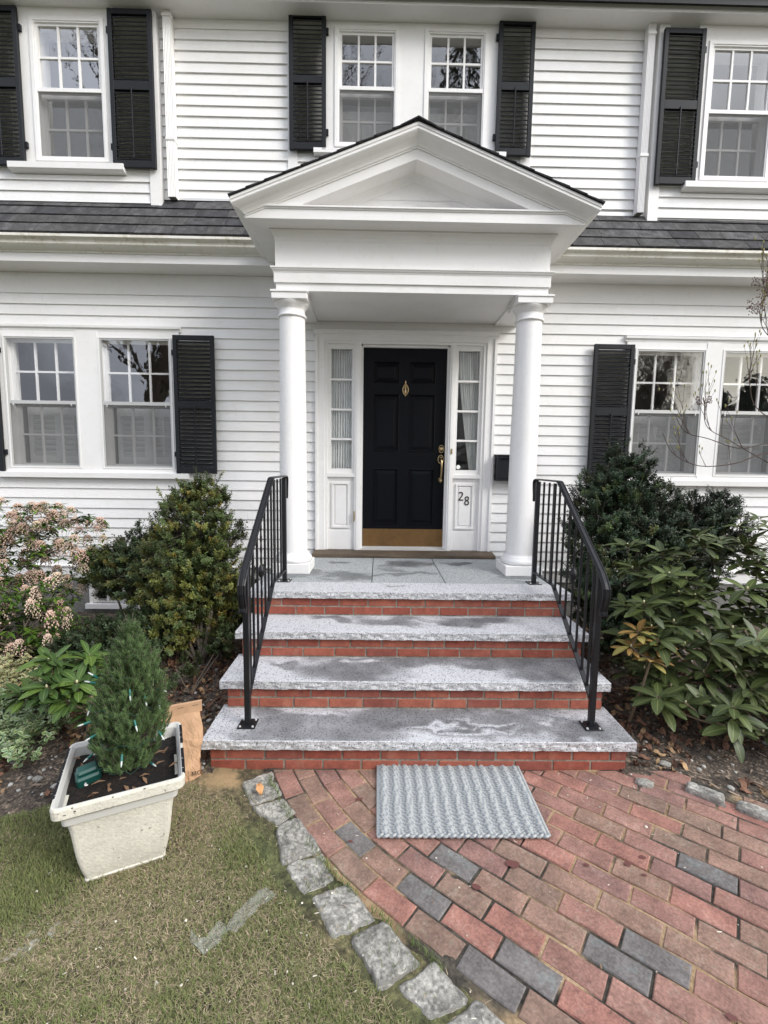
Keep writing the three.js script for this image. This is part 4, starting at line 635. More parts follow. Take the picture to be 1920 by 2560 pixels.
// lawn: thatch and soil below the blades
const lawnTone0 = (x, z) => { // 0 bare .. 1 green
  const n = fbm(x * 2.6 + 3, z * 2.6, 33, 4), bare = sstep(2.95, 2.5, z) * sstep(-1.5, -1.0, x) + 0.5 * sstep(0.3, 0.05, -edgeDist(x, z));
  return clamp(0.85 * sstep(0.34, 0.78, n) + 0.12 - bare * 0.7, 0, 1);
}, lawnTone = gridded(lawnTone0, -6, 2.2, 2.2, 8, 330, 230), edgeD = gridded(edgeDist, -6, 2.2, 2.2, 8, 330, 230);
{
  const n = 1024, x0 = -3.2, z0 = 2.2, S = 3.4, d = new Uint8Array(n * n * 4);
  for (let j = 0; j < n; j++) for (let i = 0; i < n; i++) {
    const x = x0 + i / n * S, z = z0 + j / n * S, g = lawnTone(x, z), a = fbm(x * 9, z * 9, 41, 4), b = fbm(x * 60, z * 60, 43, 3), h = hash3(i, j, 6);
    const sand = sstep(0.24, 0.06, hypot((x + 0.98), (z - 2.42) * 1.5)) * sstep(0.35, 0.6, a), frost = sstep(0.55, 0.75, fbm(x * 30, z * 30, 47, 3)) * sstep(0.13, 0.03, abs((x + 1.38) * 0.6 + (z - 3.2) * 0.8)) * sstep(0.28, 0.1, abs((x + 1.42) * 0.8 - (z - 3.22) * 0.6));
    let k = 0.5 + 0.32 * (a - 0.5) + 0.42 * (b - 0.5) + 0.16 * (h - 0.5), r = lerp(k * 0.98, k * 0.62, g), gg = lerp(k * 0.90, k * 0.74, g), bb = lerp(k * 0.70, k * 0.42, g);
    r = lerp(r, 0.80, sand * 0.8); gg = lerp(gg, 0.68, sand * 0.8); bb = lerp(bb, 0.52, sand * 0.8); r = lerp(r, 0.85, frost); gg = lerp(gg, 0.86, frost); bb = lerp(bb, 0.85, frost);
    const o = (j * n + i) * 4; d[o] = clamp(r, 0, 1) * 255; d[o + 1] = clamp(gg, 0, 1) * 255; d[o + 2] = clamp(bb, 0, 1) * 255; d[o + 3] = 255;
  }
  const t = new THREE.DataTexture(d, n, n); t.magFilter = THREE.LinearFilter; t.colorSpace = THREE.SRGBColorSpace; t.wrapS = t.wrapT = THREE.MirroredRepeatWrapping; t.repeat.set(1 / S, 1 / S); t.offset.set(-x0 / S, -z0 / S); t.needsUpdate = true;
  M.lawn = std({ color: C(0.74, 0.72, 0.68), map: t, roughness: 1, bumpMap: again(nz.fine, 0.25), bumpScale: 0.006 });
}
struct('lawn', sheet(-6, 2.2, 2.25, 8, 220, 150, (x, z) => gH(x, z) - 0.008 * sstep(-0.24, -0.17, edgeD(x, z)) - 0.04 * sstep(-0.02, 0.08, edgeD(x, z)) - (x < SX0 ? 0.07 * sstep(0.05, -0.1, z - bedEdge(x)) : 0), (x, z) => edgeD(x, z) < 0.3), M.lawn);
// sand bed of the path
const sandMap = tex(512, (u, v, i, j) => { const a = P(8, u, v, 111, 4), b = P(100, u, v, 112, 2), w = P(5, u, v, 113, 3), s = sstep(0.42, 0.62, w); const k = 0.3 + 0.22 * (b - 0.5) + 0.2 * (a - 0.5); return [lerp(k, k + 0.42, s), lerp(k * 0.95, k + 0.32, s), lerp(k * 0.85, k + 0.19, s)]; }, { srgb: true, repeat: 1.1 });
M.sand = std({ color: C(0.75, 0.73, 0.7), map: sandMap, roughness: 1, bumpMap: again(nz.fine, 0.2), bumpScale: 0.004 });
const path = new THREE.Group(); path.name = 'brick_path'; path.userData = { kind: 'structure' }; scene.add(path);
{ const g = sheet(-0.28, 3.2, -0.05, 1.66, 170, 70, () => 0), p = g.attributes.position, uv = g.attributes.uv; for (let i = 0; i < p.count; i++) { const s = p.getX(i), d = p.getZ(i), [x, z] = fromEdge(s, d); p.setXYZ(i, x, -0.0055 + 0.009 * (fbm(x * 9, z * 9, 4, 3) - 0.5) - 0.03 * sstep(-0.02, -0.05, d), z); uv.setXY(i, x, z); } g.computeVertexNormals(); part('sand_bed', g, M.sand, path); }
// pavers
const pavMap = tex(512, (u, v, i, j) => { const a = P(7, u, v, 121, 5), b = P(80, u, v, 122, 3), w = P(22, u, v, 123, 3), s = hash3(i, j, 7); const k = 0.78 + 0.3 * (a - 0.5) + 0.3 * (b - 0.5) + 0.07 * (s - 0.5), l = 0.12 * sstep(0.58, 0.78, w); return [k + l * 0.3, k + l * 0.7, k + l * 0.72]; }, { srgb: true, repeat: 0.6 });
const PV = [[0.37, 0.21, 0.185], [0.35, 0.20, 0.18], [0.40, 0.205, 0.18], [0.34, 0.225, 0.19], [0.32, 0.19, 0.18], [0.38, 0.225, 0.20], [0.30, 0.21, 0.18], [0.205, 0.2, 0.215], [0.225, 0.21, 0.215]];
const GREY = [[0.553, 3.372], [0.727, 3.388], [1.231, 3.042], [0.283, 3.403], [-0.236, 2.791], [-0.046, 3.132], [0.093, 2.862], [0.117, 3.407]], BROWN = [[-0.32, 3.0], [-0.008, 3.308], [1.318, 2.696], [0.0, 3.36]];
M.pavers = PV.map((c, i) => std({ color: C(c[0] * 1.3, c[1] * 1.2, c[2] * 1.06), map: again(pavMap, 0.42 + 0.03 * i, i * 0.23, i * 0.41), roughness: 0.9, bumpMap: again(nz.fine, 0.12, i * 0.1), bumpScale: 0.0018 }));
function clipPoly(p, inside, cut) { const out = []; for (let i = 0; i < p.length; i++) { const a = p[i], b = p[(i + 1) % p.length], ia = inside(a), ib = inside(b); if (ia) out.push(a); if (ia !== ib) out.push(cut(a, b)); } return out; }
function prism(poly, y0, y1, ch, tilt = [0, 0]) { // convex outline [x,z] with a chamfered top
  const n = poly.length, cx = poly.reduce((s, p) => s + p[0], 0) / n, cz = poly.reduce((s, p) => s + p[1], 0) / n, t = [], Y = (p, y) => y + (p[0] - cx) * tilt[0] + (p[1] - cz) * tilt[1];
  let ar = 0; for (let i = 0; i < n; i++) { const a = poly[i], b = poly[(i + 1) % n]; ar += a[0] * b[1] - b[0] * a[1]; } if (ar > 0) poly = poly.slice().reverse();
  const inn = poly.map((p, i) => { const a = poly[(i + n - 1) % n], b = poly[(i + 1) % n]; const u = [p[0] - a[0], p[1] - a[1]], v = [b[0] - p[0], b[1] - p[1]], lu = hypot(...u) || 1, lv = hypot(...v) || 1; const nu = [u[1] / lu, -u[0] / lu], nv = [v[1] / lv, -v[0] / lv]; let m = [nu[0] + nv[0], nu[1] + nv[1]]; const d = 1 + nu[0] * nv[0] + nu[1] * nv[1]; m = [m[0] / max(d, 0.3), m[1] / max(d, 0.3)]; const q = [p[0] + m[0] * ch, p[1] + m[1] * ch], w = [p[0] - m[0] * ch, p[1] - m[1] * ch]; return hypot(q[0] - cx, q[1] - cz) < hypot(w[0] - cx, w[1] - cz) ? q : w; });
  const T = inn.map(p => [p[0], Y(p, y1), p[1]]), Mi = poly.map(p => [p[0], Y(p, y1 - ch), p[1]]), B = poly.map(p => [p[0], y0, p[1]]);
  for (let i = 1; i + 1 < n; i++) t.push(...T[0], ...T[i], ...T[i + 1]);
  for (let i = 0; i < n; i++) { const j = (i + 1) % n; t.push(...Mi[i], ...Mi[j], ...T[j], ...Mi[i], ...T[j], ...T[i], ...B[i], ...B[j], ...Mi[j], ...B[i], ...Mi[j], ...Mi[i]); }
  const g = geo(t); // outward normals
  const nn = g.attributes.normal; if (nn.getY(0) < 0) { const p = g.attributes.position.array; for (let i = 0; i < p.length; i += 9) for (let k = 0; k < 3; k++) { const s = p[i + 3 + k]; p[i + 3 + k] = p[i + 6 + k]; p[i + 6 + k] = s; } g.computeVertexNormals(); uvBox(g); }
  return g;
}
{
  const r = rng(202), W = 0.104, Lb = 0.213, gap = 0.0045, far = [], laid = [];
  for (let row = 0; row < 16; row++) {
    const d0 = 0.012 + row * W, jit = r() * 0.03; let s = -0.3 + (row % 2) * Lb * 0.5 + jit - Lb;
    while (s < 3.2) {
      const l = Lb * (0.97 + r() * 0.06), s0 = s + gap, s1 = s + l - gap; s += l; if (s0 < -0.28) continue;
      const k = 1 - (d0 + W / 2) * 0.0;
      let poly = [fromEdge(s0, d0 + gap), fromEdge((s0 + s1) / 2, d0 + gap), fromEdge(s1, d0 + gap), fromEdge(s1, d0 + W - gap), fromEdge((s0 + s1) / 2, d0 + W - gap), fromEdge(s0, d0 + W - gap)].map(([x, z]) => [x + (r() - 0.5) * 0.004, z + (r() - 0.5) * 0.004]);
      poly = clipPoly(poly, p => p[1] > 2.335, (a, b) => { const t = (2.335 - a[1]) / (b[1] - a[1]); return [lerp(a[0], b[0], t), 2.335]; });
      if (poly.length < 3) continue; let ar = 0; poly.forEach((a, i) => { const b = poly[(i + 1) % poly.length]; ar += a[0] * b[1] - b[0] * a[1]; }); if (abs(ar) / 2 < 0.0009) continue;
      const cx = poly.reduce((q, p) => q + p[0], 0) / poly.length, cz = poly.reduce((q, p) => q + p[1], 0) / poly.length; if (cx > 3.2 || cz > 5.2 || (cx > 1.5 && cz < 2.55)) continue;
      const y1 = (r() - 0.5) * 0.005; let mi = floor(r() * 7); if (cz > 3.7 || cx > 1.8) mi = r() < 0.85 ? mi : 7;
      const g = prism(poly, -0.05, y1, 0.0035, [(r() - 0.5) * 0.03, (r() - 0.5) * 0.03]);
      if (cz < 3.75 && cx < 2.2) laid.push([part('paver', g, M.pavers[mi], path), cx, cz]); else far.push(g);
    }
  }
  for (const [A, k] of [[GREY, 7], [BROWN, 6]]) for (const [x, z] of A) laid.reduce((a, b) => hypot(a[1] - x, a[2] - z) < hypot(b[1] - x, b[2] - z) ? a : b)[0].material = M.pavers[k];
  if (far.length) part('paver', far, M.pavers[0], path).userData.kind = 'stuff';
}
// dark damp drips on the pavers
{
  const r = rng(31), dm = std({ color: C(0.115, 0.04, 0.034), roughness: 0.75 });
  for (const [x, z, s] of [[0.371, 2.944, 0.03], [0.681, 2.946, 0.012], [0.858, 2.941, 0.016], [0.942, 2.907, 0.014], [0.9, 2.994, 0.011], [0.885, 3.486, 0.016], [-0.294, 2.566, 0.015], [-0.323, 2.828, 0.011], [0.193, 3.05, 0.02]]) {
    const t = [], n = 36, a0 = r() * 50, rad = Array.from({ length: n }, (_, i) => { const a = i / n * TAU; return s * 0.8 * (0.55 + 0.8 * fbm(cos(a) * 1.6 + a0, sin(a) * 1.6, 2, 3) + 0.35 * abs(cos(a - 0.6))); }); for (let i = 0; i < n; i++) { const j = (i + 1) % n, P1 = k => [x + cos(k / n * TAU) * rad[k], 0.0058, z + sin(k / n * TAU) * rad[k] * 0.7]; t.push(x, 0.0058, z, ...P1(j), ...P1(i)); } part('damp_spot', geo(t), dm, path);
  }
}
// granite edging blocks
const edging = new THREE.Group(); edging.name = 'stone_edging'; edging.userData = { kind: 'structure' }; scene.add(edging);
M.cobble = [0, 1, 2].map(i => std({ color: C(0.88 + 0.04 * i, 0.87 + 0.04 * i, 0.83 + 0.04 * i), map: tex(256, (u, v, a, b) => { const f = P(30, u, v, 131 + i, 3), g = P(6, u, v, 135 + i, 4), h = hash3(a, b, 3 + i); let k = 0.66 + 0.5 * (f - 0.5) + 0.3 * (g - 0.5) + 0.2 * (h - 0.5); return [k, k * 0.985, k * 0.955]; }, { srgb: true, repeat: 0.3 }), roughness: 0.95, bumpMap: again(nz.fine, 0.1), bumpScale: 0.004 }));
function roughStone(poly, y0, y1, seed, mat, par, amp = 0.016) {
  const n = 22, cx = poly.reduce((s, p) => s + p[0], 0) / poly.length, cz = poly.reduce((s, p) => s + p[1], 0) / poly.length, pos = [], idx = [], R = 40;
  const out = a => { const c = cos(a), s = sin(a); let best = 1e9; for (let i = 0; i < poly.length; i++) { const p = poly[i], q = poly[(i + 1) % poly.length], dx = q[0] - p[0], dz = q[1] - p[1], den = c * dz - s * dx; if (abs(den) < 1e-9) continue; const t = ((p[0] - cx) * dz - (p[1] - cz) * dx) / den, u = ((p[0] - cx) * s - (p[1] - cz) * c) / den; if (t > 0 && u >= -1e-6 && u <= 1 + 1e-6) best = min(best, t); } return best; };
  const prof = [[0, 1], [0.2, 1], [0.4, 1], [0.58, 0.99], [0.74, 0.985], [0.86, 0.96], [0.94, 0.9], [0.985, 0.74], [1, 0]];
  for (const [q, h] of prof) for (let k = 0; k < R; k++) { const a = k / R * TAU, d = out(a) * q * (1 + 0.22 * (fbm(cos(a) * 3 + seed, sin(a) * 3, 3, 3) - 0.5)), x = cx + cos(a) * d, z = cz + sin(a) * d; pos.push(x, lerp(y0, y1, h) + (fbm(x * 18 + seed, z * 18, seed, 4) - 0.5) * amp * 2 * h, z); }
  for (let i = 0; i + 1 < prof.length; i++) for (let k = 0; k < R; k++) { const a = i * R + k, b = i * R + (k + 1) % R, c = a + R, d = b + R; idx.push(a, b, c, b, d, c); }
  const g = new THREE.BufferGeometry(); g.setAttribute('position', new THREE.Float32BufferAttribute(pos, 3)); g.setIndex(idx); g.computeVertexNormals(); uvBox(g);
  return part('stone', g, mat, par);
}
{
  const S = [[[-0.935, 2.462], [-0.80, 2.37], [-0.715, 2.545], [-0.85, 2.60]], [[-0.83, 2.64], [-0.70, 2.57], [-0.628, 2.665], [-0.69, 2.735]], [[-0.69, 2.76], [-0.61, 2.695], [-0.475, 2.885], [-0.625, 2.945]], [[-0.61, 2.965], [-0.465, 2.90], [-0.398, 3.03], [-0.51, 3.085]], [[-0.465, 3.105], [-0.345, 3.06], [-0.245, 3.185], [-0.38, 3.25]], [[-0.31, 3.262], [-0.195, 3.21], [-0.10, 3.34], [-0.215, 3.40]], [[-0.14, 3.415], [-0.035, 3.345], [0.06, 3.45], [-0.06, 3.49]], [[-0.01, 3.52], [0.10, 3.465], [0.22, 3.58], [0.1, 3.64]], [[0.13, 3.67], [0.25, 3.61], [0.37, 3.73], [0.25, 3.79]], [[0.28, 3.82], [0.40, 3.76], [0.5, 3.86], [0.4, 3.93]]];
  S.forEach((p, i) => roughStone(p.map(([x, z], k, a) => { const cx = a.reduce((s, q) => s + q[0], 0) / 4, cz = a.reduce((s, q) => s + q[1], 0) / 4; const q = i > 3 ? 1.24 : 1.14; return [cx + (x - cx) * q + 0.022, cz + (z - cz) * q - 0.016]; }), -0.06, 0.001 + 0.004 * (i % 3), 3 + i * 1.7, M.cobble[(i + 1) % 3], edging, 0.012));
  // right hand curb, half buried
  for (const [a, b] of [[[1.40, 2.50], [1.53, 2.61]], [[1.56, 2.63], [1.78, 2.80]], [[1.80, 2.82], [2.0, 2.97]]]) roughStone([[a[0], a[1]], [b[0], b[1]], [b[0] + 0.045, b[1] - 0.06], [a[0] + 0.045, a[1] - 0.06]], -0.05, 0.03, a[0] * 7, M.cobble[0], edging, 0.012);
}
// ---------- grass blades ----------
function instanced(name, g, m, mats, cols, parent, kind = 'stuff') { const o = new THREE.InstancedMesh(g, m, mats.length); o.name = name; mats.forEach((q, i) => o.setMatrixAt(i, q)); if (cols) cols.forEach((c, i) => o.setColorAt(i, c)); o.castShadow = o.receiveShadow = true; if (kind) o.userData.kind = kind; parent.add(o); return o; }
const mat4 = (x, y, z, rx, ry, rz, sx, sy = sx, sz = sx) => new THREE.Matrix4().compose(new THREE.Vector3(x, y, z), new THREE.Quaternion().setFromEuler(new THREE.Euler(rx, ry, rz, 'YXZ')), new THREE.Vector3(sx, sy, sz));
{
  const bl = (() => { const t = []; const W = [0.0011, 0.001, 0.0006, 0], Y = [0, 0.4, 0.75, 1], Zb = [0, 0.08, 0.26, 0.5]; for (let i = 0; i < 3; i++) { const a = [-W[i], Y[i], Zb[i]], b = [W[i], Y[i], Zb[i]], c = [W[i + 1], Y[i + 1], Zb[i + 1]], d = [-W[i + 1], Y[i + 1], Zb[i + 1]]; t.push(...a, ...b, ...c); if (i < 2) t.push(...a, ...c, ...d); } return geo(t); })();
  const r = rng(55), mats = [], cols = [], N = 150000; let made = 0, tries = 0;
  while (made < N && tries++ < 900000) {
    const near = r() < 0.86, x = near ? -2.5 + r() * 2.9 : -5 + r() * 6, z = near ? 2.45 + r() * 1.5 : 2.5 + r() * 4; if (edgeD(x, z) > -0.015 + 0.03 * (r() - 0.6) || bedL(x, z - 0.05)) continue;
    const g = lawnTone(x, z), dead = r() > 0.32 + 0.52 * g, ed = edgeD(x, z); if (r() > 0.35 + 0.5 * g || (ed > -0.21 && r() < 0.985)) continue;
    const h = dead ? 0.01 + 0.016 * r() : 0.011 + 0.018 * r() * (0.5 + g * 0.7), lay = dead ? 0.7 + r() * 0.75 : r() * 0.75, v = 0.7 + 0.6 * r();
    const inEdge = [[-0.99, 2.42]]; if (hypot(x + 0.98, z - 2.42) < 0.14 && r() < 0.9) continue;
    mats.push(mat4(x, gH(x, z) + 0.001, z, lay, r() * TAU, 0, dead ? 1 : 1.1, h, h)); cols.push(dead ? C(0.33 * v, 0.265 * v, 0.165 * v) : C(0.135 * v + 0.02 * r(), 0.165 * v, 0.053 * v)); made++;
  }
  for (const [x0, x1, z0, z1, n] of [[-0.75, -0.4, 2.55, 3.1, 420], [-0.45, 0.1, 3.0, 3.45, 420], [-0.99, -0.6, 2.4, 2.75, 160]]) for (let i = 0; i < n; i++) { const s = 0.15 + r() * 1.25, d = (r() < 0.6 ? -0.012 + 0.02 * (r() - 0.5) : -0.19 + r() * 0.16), [x, z] = fromEdge(s, d); if (fbm(x * 7, z * 7, 8, 3) < 0.52) continue; mats.push(mat4(x, -0.002, z, r() * 0.7, r() * TAU, 0, 1, 0.02 + r() * 0.02, 0.02)); const v = 0.7 + 0.6 * r(); cols.push(C(0.10 * v, 0.14 * v, 0.035 * v)); }
  instanced('grass', bl, std({ color: 0xffffff, roughness: 0.8, side: THREE.DoubleSide }), mats, cols, scene).userData = { kind: 'stuff', label: 'short patchy green and straw coloured lawn grass', category: 'grass' };
}
// ---------- leaf litter, wood chips, pebbles, flakes ----------
{
  const leafG = (() => { const pos = [], idx = [], n = 6; for (let i = 0; i <= n; i++) { const t = i / n, w = 0.42 * sin(PI * pow(t, 0.8)) * (1 + 0.25 * sin(i * 2.4)); for (let k = -1; k <= 1; k++) pos.push(k * w * 0.6, 0.12 * sin(t * 5) + 0.22 * abs(k) * sin(t * 4 + 1), t - 0.5); } for (let i = 0; i < n; i++) for (let k = 0; k < 2; k++) { const a = i * 3 + k; idx.push(a, a + 3, a + 1, a + 1, a + 3, a + 4); } const g = new THREE.BufferGeometry(); g.setAttribute('position', new THREE.Float32BufferAttribute(pos, 3)); g.setIndex(idx); g.computeVertexNormals(); return uvBox(g); })();
  const chipG = (() => { const g = new THREE.IcosahedronGeometry(0.5, 0); g.scale(0.35, 0.18, 1); return uvBox(g.toNonIndexed()); })(), pebG = (() => { const g = new THREE.IcosahedronGeometry(0.5, 1), p = g.attributes.position; for (let i = 0; i < p.count; i++) { const k = 1 + 0.35 * (hash3(floor(p.getX(i) * 90), floor(p.getY(i) * 90), floor(p.getZ(i) * 90)) - 0.5); p.setXYZ(i, p.getX(i) * k, p.getY(i) * k * 0.6, p.getZ(i) * k); } g.computeVertexNormals(); return uvBox(g); })();
  const r = rng(909), L = [[], []], K = [[], []], B = [[], []];
  const yAt = (x, z) => x < 0 ? (bedL(x, z) ? bedH(x, z) : gH(x, z)) : bedH(x, z) - 0.004 - 0.02 * sstep(2.2, 2.8, z);
  for (let i = 0; i < 6500; i++) {
    const left = r() < 0.55, x = left ? -1.17 - pow(r(), 1.2) * 2.2 : 1.25 + pow(r(), 1.2) * 1.9, z = left ? 0.35 + r() * 2.2 : 0.3 + r() * 2.5; if (left && !bedL(x, z + 0.05)) continue; if (!left && edgeDist(x, z) < 1.62 && z > 2.3) continue;
    const y = yAt(x, z), v = 0.5 + 0.9 * r(), q = r();
    if (q < 0.55) { const dens = fbm(x * 3, z * 3, 71, 3); if (dens < 0.36) continue; L[0].push(mat4(x, y + 0.008 + r() * 0.012, z, (r() - 0.5) * 1.1, r() * TAU, (r() - 0.5) * 1.1, 0.025 + r() * 0.045)); L[1].push(r() < 0.25 ? C(0.30 * v, 0.19 * v, 0.10 * v) : C(0.14 * v, 0.07 * v, 0.042 * v)); }
    else if (q < 0.86) { K[0].push(mat4(x, y + 0.003, z, (r() - 0.5) * 0.5, r() * TAU, 0, 0.012 + r() * 0.035, 0.012, 0.02 + r() * 0.05)); K[1].push(C(0.24 * v, 0.18 * v, 0.13 * v)); }
    else { B[0].push(mat4(x, y + 0.003, z, 0, r() * TAU, 0, 0.008 + r() * r() * 0.04)); B[1].push(C(0.34 * v, 0.33 * v, 0.30 * v)); }
  }
  for (let i = 0; i < 520; i++) { // crumbs on path, lawn and at the foot of the steps
    const x = -2.2 + r() * 4, z = 2.36 + r() * 1.25, onP = edgeDist(x, z) > 0; if (!onP && bedL(x, z)) continue; const v = 0.6 + 0.7 * r(), y = onP ? 0.001 : gH(x, z) + 0.006, near = hypot(x - 1.2, (z - 2.45) * 1.5) < 0.45 ? 1 : 0; if (onP && !near && r() < 0.55) continue;
    if (r() < 0.5) { K[0].push(mat4(x, y + 0.002, z, 0, r() * TAU, 0, 0.006 + r() * 0.01, 0.006, 0.006 + r() * 0.018)); K[1].push(r() < 0.45 ? C(0.6 * v, 0.55 * v, 0.45 * v) : C(0.2 * v, 0.13 * v, 0.08 * v)); } else { B[0].push(mat4(x, y + 0.001, z, 0, r() * TAU, 0, 0.003 + r() * r() * 0.012)); B[1].push(C(0.5 * v, 0.46 * v, 0.38 * v)); }
  }
  const lm = std({ color: 0xffffff, roughness: 0.85, side: THREE.DoubleSide });
  const U = (n, label, cat, g, A) => { const o = instanced(n, g, lm, A[0], A[1], scene); o.userData = { kind: 'stuff', label, category: cat }; };
  U('leaf_litter', 'dry brown fallen leaves lying in the planting beds', 'leaf litter', leafG, L); U('wood_chips', 'small wood chips and bits of twig on soil, lawn and path', 'wood chips', chipG, K); U('pebbles', 'small grey pebbles and crumbs on the ground', 'pebbles', pebG, B);
  const W = [[], []]; for (let i = 0; i < 60; i++) { const x = -2.0 + r() * 1.6, z = 2.6 + r() * 1.0; if (edgeDist(x, z) > -0.2 || bedL(x, z)) continue; W[0].push(mat4(x, gH(x, z) + 0.014, z, (r() - 0.5), r() * TAU, (r() - 0.5), 0.003 + r() * r() * 0.012)); W[1].push(C(0.62, 0.58, 0.5)); }
  U('paint_flakes', 'small white paint flakes scattered on the lawn', 'paint flakes', leafG, W);
  for (const [x, z, s, lb] of [[1.43, 2.28, 0.05, 'pale stone lying on soil right of the bottom step'], [-2.0, 2.42, 0.04, 'pale angular stone on soil left of the white planter'], [1.22, 2.44, 0.07, 'grey stone by the right end of the bottom riser']]) { const g = pebG.clone(); g.scale(s * 1.4, s, s); g.translate(x, yAt(x, z) + s * 0.2, z); solo('stone', g, M.cobble[1], lb, 'stone'); }
  { const g = leafG.clone(); g.scale(0.07, 0.05, 0.06); g.rotateY(0.5); g.translate(-0.80, 0.03, 2.53); solo('fallen_leaf', g, std({ color: C(0.5, 0.25, 0.1), roughness: 0.7, side: THREE.DoubleSide }), 'curled orange leaf lying on the first edging stone', 'leaf'); }
  // translucent strip of plastic film on the lawn
  const P2 = new THREE.CatmullRomCurve3([[-0.615, 3.085], [-0.665, 3.135], [-0.705, 3.19], [-0.725, 3.232], [-0.752, 3.222], [-0.775, 3.268], [-0.812, 3.298], [-0.838, 3.25]].map(([x, z]) => new THREE.Vector3(x, 0.022, z)), false, 'catmullrom', 0.25), t = [], nS = 70, nW = 8;
  const fp = (i, j) => { const p = P2.getPoint(i / nS), u = j / nW - 0.5; return [p.x + u * 0.05 + 0.012 * (fbm(i * 0.16, j * 0.3, 5, 2) - 0.5), 0.02 + 0.026 * (fbm(i * 0.22, j * 0.5, 3, 3) - 0.4) + 0.006 * abs(u), p.z + u * 0.03 + 0.014 * (fbm(i * 0.14 + 9, j * 0.3, 5, 2) - 0.5)]; };
  for (let i = 0; i < nS; i++) for (let j = 0; j < nW; j++) { const A = fp(i, j), B2 = fp(i, j + 1), E2 = fp(i + 1, j + 1), D = fp(i + 1, j); t.push(...A, ...B2, ...E2, ...A, ...E2, ...D); }
  solo('plastic_strip', geo(t), std({ color: C(0.72, 0.74, 0.72), roughness: 0.35, transparent: true, opacity: 0.13, side: THREE.DoubleSide }), 'crumpled strip of clear plastic film lying on the lawn', 'plastic strip');
}
// ---------- rope doormat ----------
{
  const mat = thing('doormat', 'pale blue and white woven rope doormat at the foot of the steps', 'doormat'); mat.position.set(0.188, 0.0, 2.558);
  const W = 0.385, D = 0.246, rows = 34, r0 = 0.007, colW = [0.355, 0.365, 0.355], colB = [0.185, 0.205, 0.23];
  const ropeM = std({ color: 0xffffff, vertexColors: true, roughness: 0.7 });
  const rope = (fn, len, seed, tw = 1) => { // three twisted strands
    const n = Math.round(len / 0.0032), R = 9, pos = [], col = [], idx = [];
    for (let i = 0; i <= n; i++) {
      const t = i / n, p = fn(t), q = fn(min(1, t + 0.004)), o = fn(max(0, t - 0.004)), d = new THREE.Vector3(q[0] - o[0], q[1] - o[1], q[2] - o[2]).normalize(), a = new THREE.Vector3(0, 1, 0).cross(d).normalize(), b = new THREE.Vector3().crossVectors(d, a);
      for (let k = 0; k < R; k++) { const w = k / R * TAU, tws = p[0] * 330 * tw + seed, ph = 3 * (w - tws), rr = r0 * (0.86 + 0.2 * abs(cos(ph / 2))), st = floor((((w - tws) / TAU) % 1 + 1) % 1 * 3), c = st === 0 ? colB : colW, s = r0; pos.push(p[0] + (a.x * cos(w) + b.x * sin(w)) * rr, p[1] + (a.y * cos(w) + b.y * sin(w)) * rr, p[2] + (a.z * cos(w) + b.z * sin(w)) * rr); col.push(...c); }
    }
    for (let i = 0; i < n; i++) for (let k = 0; k < R; k++) { const a = i * R + k, b = i * R + (k + 1) % R; idx.push(a, b, a + R, b, b + R, a + R); }
    const g = new THREE.BufferGeometry(); g.setAttribute('position', new THREE.Float32BufferAttribute(pos, 3)); g.setAttribute('color', new THREE.Float32BufferAttribute(col, 3)); g.setIndex(idx); g.computeVertexNormals(); return uvBox(g);
  };
  const per = 0.0605;
  for (let j = 0; j < rows; j++) { const z = lerp(-D + 0.012, D - 0.012, j / (rows - 1)), s = j % 2 ? 1 : -1, xs = (j % 3) * 0.001; part('rope', rope(t => { const x = lerp(-W, W, t); return [x, 0.0125 + 0.0058 * cos(x / per * TAU), z + 0.0085 * sin(x / per * TAU) + 0.0006 * s]; }, 2 * W * 1.05, hash3(j, 5, 1) * 6.28, 1), ropeM, mat); }
  for (const s of [-1, 1]) for (const q of [0, 1]) part('rope', rope(t => { const x = lerp(-W - 0.004, W + 0.004, t); return [x, 0.0125 + 0.005 * sin(x / per * TAU + q * PI), s * (D - 0.002 + 0.011 * sin(x / per * TAU / 1.0 + q * PI + 0.7))]; }, 2 * W * 1.15, q, 1), ropeM, mat);
  for (const s of [-1, 1]) part('rope', rope(t => { const z = lerp(-D, D, t); return [s * (W + 0.003 + 0.003 * sin(z * 400)), 0.013, z]; }, 2 * D, 2, 1), ropeM, mat);
}
// ---------- plants ----------
// leaf: blade along +z, folded along the midrib and drooping, base at origin
function leafGeo(L, W, droop, fold = 0.25, n = 5, blunt = 0.9) {
  const pos = [], idx = [], uv = [];
  for (let i = 0; i <= n; i++) { const t = i / n, w = W / 2 * pow(sin(PI * pow(clamp(t * 0.97 + 0.015, 0, 1), blunt)), 0.62), y = -droop * L * t * t; for (const k of [-1, 0, 1]) { pos.push(k * w, y + abs(k) * w * fold, t * L); uv.push(k * 0.5 + 0.5, t); } }
  for (let i = 0; i < n; i++) for (let k = 0; k < 2; k++) { const a = i * 3 + k; idx.push(a, a + 3, a + 1, a + 1, a + 3, a + 4); }
  const g = new THREE.BufferGeometry(); g.setAttribute('position', new THREE.Float32BufferAttribute(pos, 3)); g.setAttribute('uv', new THREE.Float32BufferAttribute(uv, 2)); g.setIndex(idx); g.computeVertexNormals(); return g;
}
const leafMap = (c0, c1, vein, seed) => tex(128, (u, v) => { const mid = sstep(0.05, 0.015, abs(u - 0.5)), side = sstep(0.8, 0.95, abs(sin((v * 9 + abs(u - 0.5) * 5) * PI))) * 0.25, n = P(6, u, v, seed, 4), k = max(mid, side * 0.6); return [0, 1, 2].map(q => lerp(lerp(c0[q], c1[q], n), vein[q], k)); }, { srgb: true });
const leafMat = (map, o = {}) => phy({ map, roughness: o.rough ?? 0.48, side: THREE.DoubleSide, transmission: o.tr ?? 0.0, thickness: 0, specularIntensity: 0.6 });
